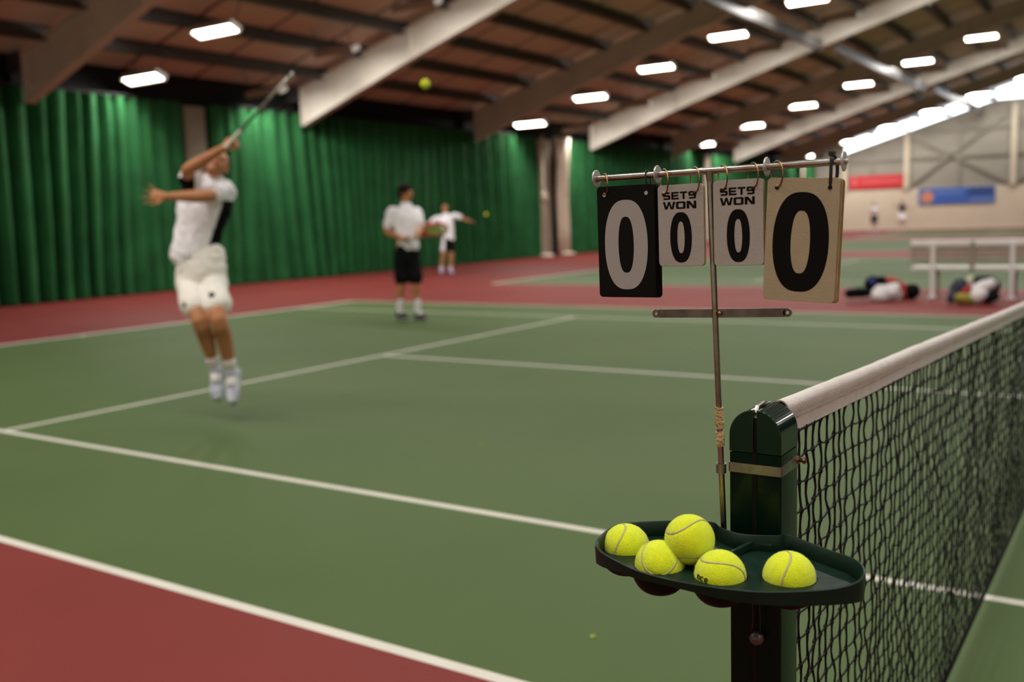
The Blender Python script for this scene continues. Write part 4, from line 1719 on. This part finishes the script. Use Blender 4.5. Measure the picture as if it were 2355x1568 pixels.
def racket(name, label, butt, d, plane_n, frame_m, string_m, shaft_m, L=0.685, thick=1.0):
    """butt: end of the handle; d: axis direction; plane_n: normal of the string bed"""
    butt = V(butt)
    d = V(d).normalized()
    n = (V(plane_n)-d*V(plane_n).dot(d)).normalized()
    w = d.cross(n)
    t = thing(name, label, 'racket', butt)
    b = MB()
    b.tube([butt, butt+d*0.012, butt+d*0.17], [(0.018, 0.016), (0.0155, 0.014), (0.0150, 0.0135)], n=10, side=w)
    b.build('grip', M['grip'], t, smooth=50)
    b = MB()
    b.tube([butt+d*0.17, butt+d*0.235], [(0.0125, 0.011), (0.012, 0.010)], n=10, side=w)
    for q in (-1, 1):
        b.tube(smooth_path([butt+d*0.225, butt+d*0.27+w*q*0.02, butt+d*0.34+w*q*0.058, butt+d*0.385+w*q*0.082]), 0.0095*thick, n=8)
    b.build('throat', M[shaft_m], t, smooth=60)
    c = butt+d*(L-0.178)
    b = MB()
    pts = [c+d*(0.170*math.cos(2*PI*i/48))+w*(0.124*math.sin(2*PI*i/48)) for i in range(48)]
    b.tube(pts, [(0.011*thick, 0.0085*thick)]*48, n=8, side=[n]*48, closed=True)
    b.build('hoop', M[frame_m], t, smooth=60)
    b = MB()
    for i in range(-8, 9):
        x = i*0.0135
        h = 0.165*math.sqrt(max(1-(x/0.122)**2, 0))
        b.tube([c+w*x-d*h, c+w*x+d*h], 0.0011*thick*thick, n=4)
    for i in range(-9, 10):
        y = i*0.0172
        h = 0.119*math.sqrt(max(1-(y/0.168)**2, 0))
        b.tube([c+d*y-w*h, c+d*y+w*h], 0.0011*thick*thick, n=4)
    b.build('strings', M[string_m], t)
    return t


def D(u, v, d):
    return at_depth(u, v, d)


# --- jumping player
d0 = 7.0
toCam = (CC-D(480, 600, d0)).normalized()
right_i, up_i = CR, CU
J1 = dict(
    pelvis=D(463, 622, d0), waist=D(452, 560, d0), chest=D(468, 480, d0), neck=D(489, 418, d0),
    hem=D(440, 588, d0),
    head=D(498, 379, d0-0.03), face=(-CF*0.80+CR*0.42+CU*0.50), hup=(CU*0.95+CR*0.25+CF*0.5),
    shR=D(443, 428, d0+0.04), elR=D(431, 391, d0-0.22), wrR=D(513, 341, d0-0.34),
    shL=D(520, 440, d0+0.02), elL=D(472, 451, d0-0.25), wrL=D(383, 452, d0-0.32),
    hpR=D(437, 648, d0), hpL=D(488, 645, d0), knR=D(459, 738, d0-0.22), knL=D(503, 736, d0-0.22),
    anR=D(497, 852, d0+0.02), anL=D(534, 860, d0+0.0), toeR=D(497, 918, d0-0.10), toeL=D(526, 930, d0-0.12),
    back=CF,
    hdR=dict(d=(CR*0.9+CU*0.35-CF*0.2), n=(-CU*0.2+CR*0.3+CF), t=CU, curls=[0.9, 0.95, 1.0, 1.05], curl=0.8, spread=0.02),
    hdL=dict(d=(-CR*1.0+CU*0.12), n=(CU*0.1-CF*0.6-CR*0.1), t=-CU, curl=0.10, spread=0.42),
    downR=(CF*0.88-CU*0.40-CR*0.15).normalized(), downL=(CF*0.88-CU*0.42+CR*0.1).normalized())
hip_side = CR


def pick1(p):
    q = p-CC
    dd = q.dot(CF)
    u = CW/2+FPX*q.dot(CR)/dd
    v = CH/2-FPX*q.dot(CU)/dd
    edge = 517-(v-470)*0.33 if v > 470 else 517
    if v > 462 and u > edge-6:
        return 1
    if v > 408 and v < 440 and u < 448 and dd < d0+0.3:
        return 1
    return 0


def pick1s(p):
    q = p-CC
    dd = q.dot(CF)
    u = CW/2+FPX*q.dot(CR)/dd
    v = CH/2-FPX*q.dot(CU)/dd
    if dd < d0 and ((u-487)**2/64.0+(v-678)**2/40.0 < 1 or (u-424)**2/16.0+(v-702)**2/40.0 < 1):
        return 1
    return 0


gnd = on_plane(520, 958, 2, 0)
make_person('person', 'jumping player in white shirt with black side panel and cream shorts, arms raised', 'person', J1, 1.02,
            dict(skin='skin', hair='hair', shirt='shirt', shorts='shorts_white', shoe='shoe_white', mouth=0.012, shirt_pick=pick1, shorts_pick=pick1s,
                 waistband=True, hem_w=0.150, short_len=0.62, sleeve=0.55, sock=0.76), D(520, 935, d0), 0.0085)
ra = D(520, 338, d0-0.36)
rb = D(665, 176, d0-0.62)
racket('tennis_racket', 'silver tennis racket swung overhead by the jumping player', ra, rb-ra, (rb-ra).cross((ra+rb)/2-CC)+CF*0.01, 'racket_grey', 'string', 'grip_dark', L=0.72)

# --- standing player with a red racket
d2 = 13.95
J2 = dict(
    pelvis=D(936, 588, d2), waist=D(938, 545, d2), chest=D(936, 503, d2), neck=D(934, 474, d2),
    hem=D(940, 568, d2),
    head=D(934, 445, d2-0.02), face=(-CF*0.55+CR*0.85-CU*0.05), hup=CU,
    shR=D(903, 487, d2-0.02), elR=D(889, 532, d2+0.02), wrR=D(929, 551, d2-0.28),
    shL=D(956, 487, d2+0.10), elL=D(968, 525, d2+0.02), wrL=D(958, 540, d2-0.28),
    hpR=D(922, 592, d2), hpL=D(950, 592, d2), knR=D(924, 652, d2-0.05), knL=D(956, 652, d2-0.05),
    anR=D(918, 719, d2+0.02), anL=D(961, 721, d2+0.02), toeR=D(938, 732, d2-0.16), toeL=D(982, 732, d2-0.16),
    back=(CF*0.6-CR*0.7),
    hdR=dict(d=(CR*0.95-CU*0.10-CF*0.2), n=(CU*0.5+CF*0.4), t=CU, curl=0.7, spread=0.02),
    hdL=dict(d=(CR*0.5-CU*0.3-CF*0.6), n=(-CR*0.4-CU*0.4), t=CU, curl=0.8, spread=0.02))
make_person('person', 'tall dark haired player in white shirt and black shorts holding a red racket', 'person', J2, 1.07,
            dict(skin='skin', hair='hair', shirt='shirt', shorts='cloth_black', shoe='shoe_black', hair_size=1.2, hem_w=0.145, short_len=0.80, sleeve=0.66, sock=0.58),
            D(940, 736, d2), 0.011)
ra = D(944, 553, d2-0.42)
racket('tennis_racket', 'red framed racket with yellow-green strings held by the tall standing player', ra, D(1030, 517, d2-0.84)-ra, (CF*0.55+CU*0.55-CR*0.2), 'racket_red', 'string_yellow', 'racket_red', thick=1.6)

# --- boy at the curtain
d3 = 26.0
J3 = dict(
    pelvis=D(1031, 555, d3), waist=D(1031, 533, d3), chest=D(1027, 510, d3), neck=D(1024, 494, d3), hem=D(1034, 549, d3),
    head=D(1023, 480, d3), face=(-CF*0.95-CR*0.15), hup=CU,
    shR=D(1007, 502, d3), elR=D(987, 513, d3-0.05), wrR=D(972, 518, d3-0.25),
    shL=D(1045, 495, d3), elL=D(1065, 503, d3), wrL=D(1080, 508, d3-0.1),
    hpR=D(1024, 560, d3), hpL=D(1039, 560, d3), knR=D(1019, 588, d3-0.05), knL=D(1038, 588, d3-0.05),
    anR=D(1015, 621, d3), anL=D(1036, 621, d3), toeR=D(1015, 632, d3-0.2), toeL=D(1042, 631, d3-0.2),
    hdR=dict(d=(-CR), n=-CU, t=-CF, curl=0.5), hdL=dict(d=(CR*0.95-CU*0.15), n=-CU, t=-CF, curl=0.5))


def pick3(p):
    q = p-CC
    u = CW/2+FPX*q.dot(CR)/q.dot(CF)
    return 1 if u > 1023 else 0


make_person('person', 'distant boy in white shirt near the curtain with both arms held out', 'person', J3, 1.0,
            dict(skin='skin', hair='hair_light', shirt='shirt', shorts='sock', shorts2='cloth_black', shorts_pick=pick3, shoe='shoe_blue', hem_w=0.135, short_len=0.5, sleeve=0.6, sock=0.8),
            D(1028, 629, d3), 0.014)


def stander(u, v, h, label, spec, armL, armR, skin='skin_pale'):
    base = on_plane(u, v, 2, 0.0)
    s = h/1.78
    B_ = V((base.x, base.y, 0))
    r, f = CR.copy(), V((-CF.x, -CF.y, 0)).normalized()
    r.z = 0
    r.normalize()

    def Q(x, y, z):
        return B_+r*x*s+f*y*s+V((0, 0, z*s))
    J = dict(pelvis=Q(0, 0, 0.98), waist=Q(0, 0, 1.14), chest=Q(0, 0.01, 1.32), neck=Q(0, -0.01, 1.50), head=Q(0, 0.03, 1.66), face=f+r*0.3, hup=V((0, 0, 1)),
             shR=Q(-0.19, 0, 1.43), shL=Q(0.19, 0, 1.43), hpR=Q(-0.095, 0, 0.93), hpL=Q(0.095, 0, 0.93), knR=Q(-0.11, 0.03, 0.50), knL=Q(0.12, 0.03, 0.50),
             anR=Q(-0.13, 0, 0.09), anL=Q(0.15, 0, 0.09), toeR=Q(-0.15, 0.17, 0.03), toeL=Q(0.17, 0.17, 0.03), hem=Q(0, 0, 1.0))
    J['elR'], J['wrR'] = Q(*armR[0]), Q(*armR[1])
    J['elL'], J['wrL'] = Q(*armL[0]), Q(*armL[1])
    for q in 'RL':
        J['hd'+q] = dict(d=(J['wr'+q]-J['el'+q]), n=f, t=V((0, 0, 1)) if q == 'L' else V((0.1, 0, 1)), curl=0.4)
    return make_person('person', label, 'person', J, s, spec, B_, 0.016)


stander(2010, 533, 1.72, 'far girl in white top and dark skirt standing below the red banner',
        dict(skin='skin_pale', hair='hair_light', shirt='shirt', shorts='cloth_navy', shoe='shoe_white', hem_w=0.13, skirt=True, sleeve=0.3, ponytail=True),
        ((0.25, 0.02, 1.18), (0.20, 0.20, 1.05)), ((-0.27, 0.0, 1.18), (-0.22, 0.18, 1.02)))
stander(2074, 529.5, 1.78, 'far girl in navy top and white skirt with hands lifted, near the blue banner',
        dict(skin='skin_pale', hair='hair', shirt='cloth_navy', shorts='shirt', shoe='shoe_white', hem_w=0.13, skirt=True, sleeve=0.2, ponytail=True),
        ((0.42, 0.02, 1.36), (0.62, 0.05, 1.22)), ((-0.40, 0.0, 1.36), (-0.50, 0.05, 1.52)))


# ================================================================= BANNERS
def banner(name, label, corners, main, parts):
    y0, y1, z0, z1 = corners
    x = X1-0.06
    t = thing(name, label, 'banner', (x, (y0+y1)/2, z0))
    b = MB()
    b.box((x, (y0+y1)/2, (z0+z1)/2), (0.02, abs(y1-y0), z1-z0))
    f = b.build('fabric', M[main], t)
    for (nm, a0, a1, c0, c1, m_, rnd) in parts:
        b = MB()
        ya, yb = y0+(y1-y0)*a0, y0+(y1-y0)*a1
        za, zb = z0+(z1-z0)*c0, z0+(z1-z0)*c1
        if rnd:
            ra_ = abs(zb-za)/2
            b.lathe((x-0.011, (ya+yb)/2, (za+zb)/2), [(ra_, 0), (ra_, 0.004)], n=28, axis=(-1, 0, 0))
        else:
            b.box((x-0.012, (ya+yb)/2, (za+zb)/2), (0.004, abs(yb-ya), abs(zb-za)))
        b.build(nm, M[m_], f)
    return t


banner('banner', 'long red banner with a pale centre stripe on the far wall', (16.35, 13.08, 2.60, 3.42), 'banner_red',
       [('logo', 0.04, 0.17, 0.28, 0.80, 'banner_pink', True)]+[('print_line', 0.22+0.062*k, 0.22+0.062*k+0.047, 0.36, 0.70, 'banner_pink', False) for k in range(12)])
banner('banner', 'blue banner with a round orange logo on the far wall', (12.18, 7.93, 1.50, 2.48), 'banner_blue',
       [('logo_ring', 0.03, 0.2, 0.02, 0.86, 'logo_grey', True), ('print_line', 0.66, 0.98, 0.66, 0.92, 'banner_navy', False), ('print_line', 0.62, 0.98, 0.42, 0.58, 'banner_navy', False),
        ('print_line', 0.68, 0.98, 0.12, 0.30, 'banner_light', False), ('print_line', 0.22, 0.58, 0.62, 0.78, 'banner_light', False)])
lg = MB()
lg.lathe((X1-0.078, 12.18-4.25*0.115, 1.50+0.98*0.46), [(0.33, 0), (0.33, 0.004)], n=28, axis=(-1, 0, 0))
for o in bpy.data.objects:
    if o.name.startswith('logo_ring'):
        lg.build('logo', M['logo_orange'], o)
        break


# ================================================================= BENCH
def bench():
    X, ya, yb = 13.45, 2.72, 0.30
    t = thing('bench', 'white slatted bench seen from behind with bags in front of it', 'bench', (X, (ya+yb)/2, 0))
    r = MB()
    r.box((X, (ya+yb)/2, 0.83), (0.05, ya-yb, 0.085))
    r.build('top_rail', M['bench_white'], t, bevel=0.012)
    for z in (0.75, 0.685, 0.62, 0.555):
        q = MB()
        q.box((X+0.01, (ya+yb)/2, z), (0.02, ya-yb, 0.050))
        q.build('back_slat', M['bench_slat'], t, bevel=0.004)
    for k in range(3):
        q = MB()
        q.box((X+0.10+0.125*k, (ya+yb)/2, 0.445), (0.11, ya-yb, 0.05))
        q.build('seat_slat', M['bench_white'], t, bevel=0.006)
    for y in (2.40, 1.86, 1.33, 0.62):
        q = MB()
        full = abs(y-1.86) > 0.01
        z0 = 0.0 if full else 0.42
        q.box((X-0.02, y, (z0+0.86)/2), (0.05, 0.055, 0.86-z0))
        if full:
            q.box((X-0.02, y, 0.02), (0.10, 0.10, 0.04))
        q.build('back_post', M['bench_white' if full else 'bench_slat'], t, bevel=0.006)
        if full:
            q = MB()
            q.tube([(X+0.42, y, 0.0), (X+0.42, y, 0.42)], 0.022, n=8)
            q.build('front_leg', M['bench_slat'], t, smooth=40)
            q = MB()
            q.box((X+0.2, y, 0.40), (0.44, 0.04, 0.04))
            q.build('seat_bearer', M['bench_slat'], t)


bench()


# ================================================================= BAGS AND CLOTHES ON THE FLOOR
def heap(name, label, cat, blobs, m, group, voxel=0.02, wr=0.03, sc=7, extra=None):
    b = MB()
    for (u, v, du, dv, dep, dd, rot) in blobs:
        c = at_depth(u, v, dep)
        k = dep/FPX
        R = Matrix((CR, CF, CU)).transposed() @ Matrix.Rotation(rot, 3, 'Y')
        b.ell(c, (du*k, dd, dv*k), R, 16, 10)
    cx = sum((v_ for v_ in b.v), V((0, 0, 0)))/len(b.v)
    org = V((cx.x, cx.y, 0))

    def fn(p, n_):
        p = p+n_*(wr*noise.noise(p*sc)+wr*0.4*noise.noise(p*sc*2.5))
        p.z = max(p.z, 0.003)
        return p
    me = remesh(b, voxel, 2, org, fn)
    o = obj_from(me, name, M[m], None, org)
    tag(o, label, cat, group)
    if extra:
        for (nm, bl, mm) in extra:
            e = MB()
            for (u, v, du, dv, dep, dd, rot) in bl:
                k = dep/FPX
                R = Matrix((CR, CF, CU)).transposed() @ Matrix.Rotation(rot, 3, 'Y')
                e.ell(at_depth(u, v, dep), (du*k, dd, dv*k), R, 14, 8)
            em = remesh(e, voxel, 2, org, fn)
            obj_from(em, nm, M[mm], o)
    return o


dA = (on_plane(2030, 692, 2, 0)-CC).dot(CF)
heap('sports_bag', 'long low black bag lying on the red floor beside the white towel', 'bag', [(1975, 673, 34, 12, dA, 0.12, 0), (1958, 674, 16, 12, dA, 0.12, 0)], 'cloth_black', 'bags and clothes by the bench', wr=0.012)
heap('backpack', 'black backpack with a blue patch leaning behind the white towel', 'bag', [(2008, 655, 20, 22, dA+0.28, 0.13, -0.3), (2025, 648, 18, 14, dA+0.28, 0.12, 0)], 'cloth_black', 'bags and clothes by the bench', wr=0.012,
     extra=[('blue_patch', [(2006, 647, 10, 8, dA+0.13, 0.02, 0.3)], 'cloth_blue')])
heap('towel', 'crumpled white towel between the black bags', 'towel', [(2040, 674, 34, 20, dA-0.1, 0.15, 0), (2024, 682, 20, 14, dA-0.12, 0.12, 0.2), (2052, 664, 18, 14, dA-0.1, 0.12, -0.4)], 'sock', 'bags and clothes by the bench', wr=0.035, sc=9)
heap('tracksuit_top', 'crumpled red and orange jacket behind the white towel', 'jacket', [(2054, 650, 20, 12, dA+0.2, 0.12, 0.4), (2072, 662, 16, 14, dA+0.18, 0.1, 0.5), (2082, 676, 12, 12, dA+0.1, 0.1, 0)], 'cloth_red', 'bags and clothes by the bench', wr=0.02)
heap('sports_bag', 'rounded black bag at the bench end of the first pile', 'bag', [(2097, 670, 17, 18, dA+0.05, 0.16, 0.2)], 'cloth_black', 'bags and clothes by the bench', wr=0.015)
dB = (on_plane(2240, 700, 2, 0)-CC).dot(CF)
heap('tracksuit_top', 'dark navy jacket draped at the side of the second pile', 'jacket', [(2205, 662, 18, 24, dB+0.15, 0.12, 0.5), (2189, 683, 9, 14, dB+0.1, 0.1, 0.2)], 'cloth_navy', 'bags and clothes by the bench', wr=0.02,
     extra=[('red_stripe', [(2222, 668, 17, 7, dB+0.0, 0.05, -0.6), (2228, 664, 8, 9, dB, 0.05, 0)], 'cloth_red')])
heap('sports_bag', 'olive yellow bag under the navy jacket', 'bag', [(2216, 687, 22, 14, dB, 0.14, 0), (2226, 692, 16, 9, dB-0.03, 0.12, 0)], 'cloth_olive', 'bags and clothes by the bench', wr=0.02)
heap('towel', 'white towel spread over the second pile of bags', 'towel', [(2262, 660, 28, 16, dB-0.05, 0.12, -0.35), (2250, 680, 20, 18, dB-0.08, 0.12, -0.6), (2278, 654, 14, 14, dB, 0.1, 0)], 'sock', 'bags and clothes by the bench', wr=0.025, sc=9)
heap('backpack', 'black backpack standing behind the second white towel', 'bag', [(2262, 650, 30, 16, dB+0.28, 0.14, -0.1), (2266, 672, 26, 20, dB+0.3, 0.13, 0), (2292, 660, 9, 14, dB+0.2, 0.1, 0.3)], 'cloth_black', 'bags and clothes by the bench', wr=0.015)
heap('shoe_bag', 'small black bag at the foot of the second white towel', 'bag', [(2280, 684, 20, 13, dB-0.12, 0.12, -0.3), (2268, 690, 12, 6, dB-0.12, 0.1, 0)], 'cloth_black', 'bags and clothes by the bench', wr=0.012)
heap('water_bottle', 'pale cream bottle poking up between the navy jacket and towel', 'bottle', [(2229, 648, 7, 13, dB+0.12, 0.04, -0.4), (2234, 639, 5, 6, dB+0.12, 0.03, -0.4)], 'cloth_pale', 'bags and clothes by the bench', voxel=0.012, wr=0.002)
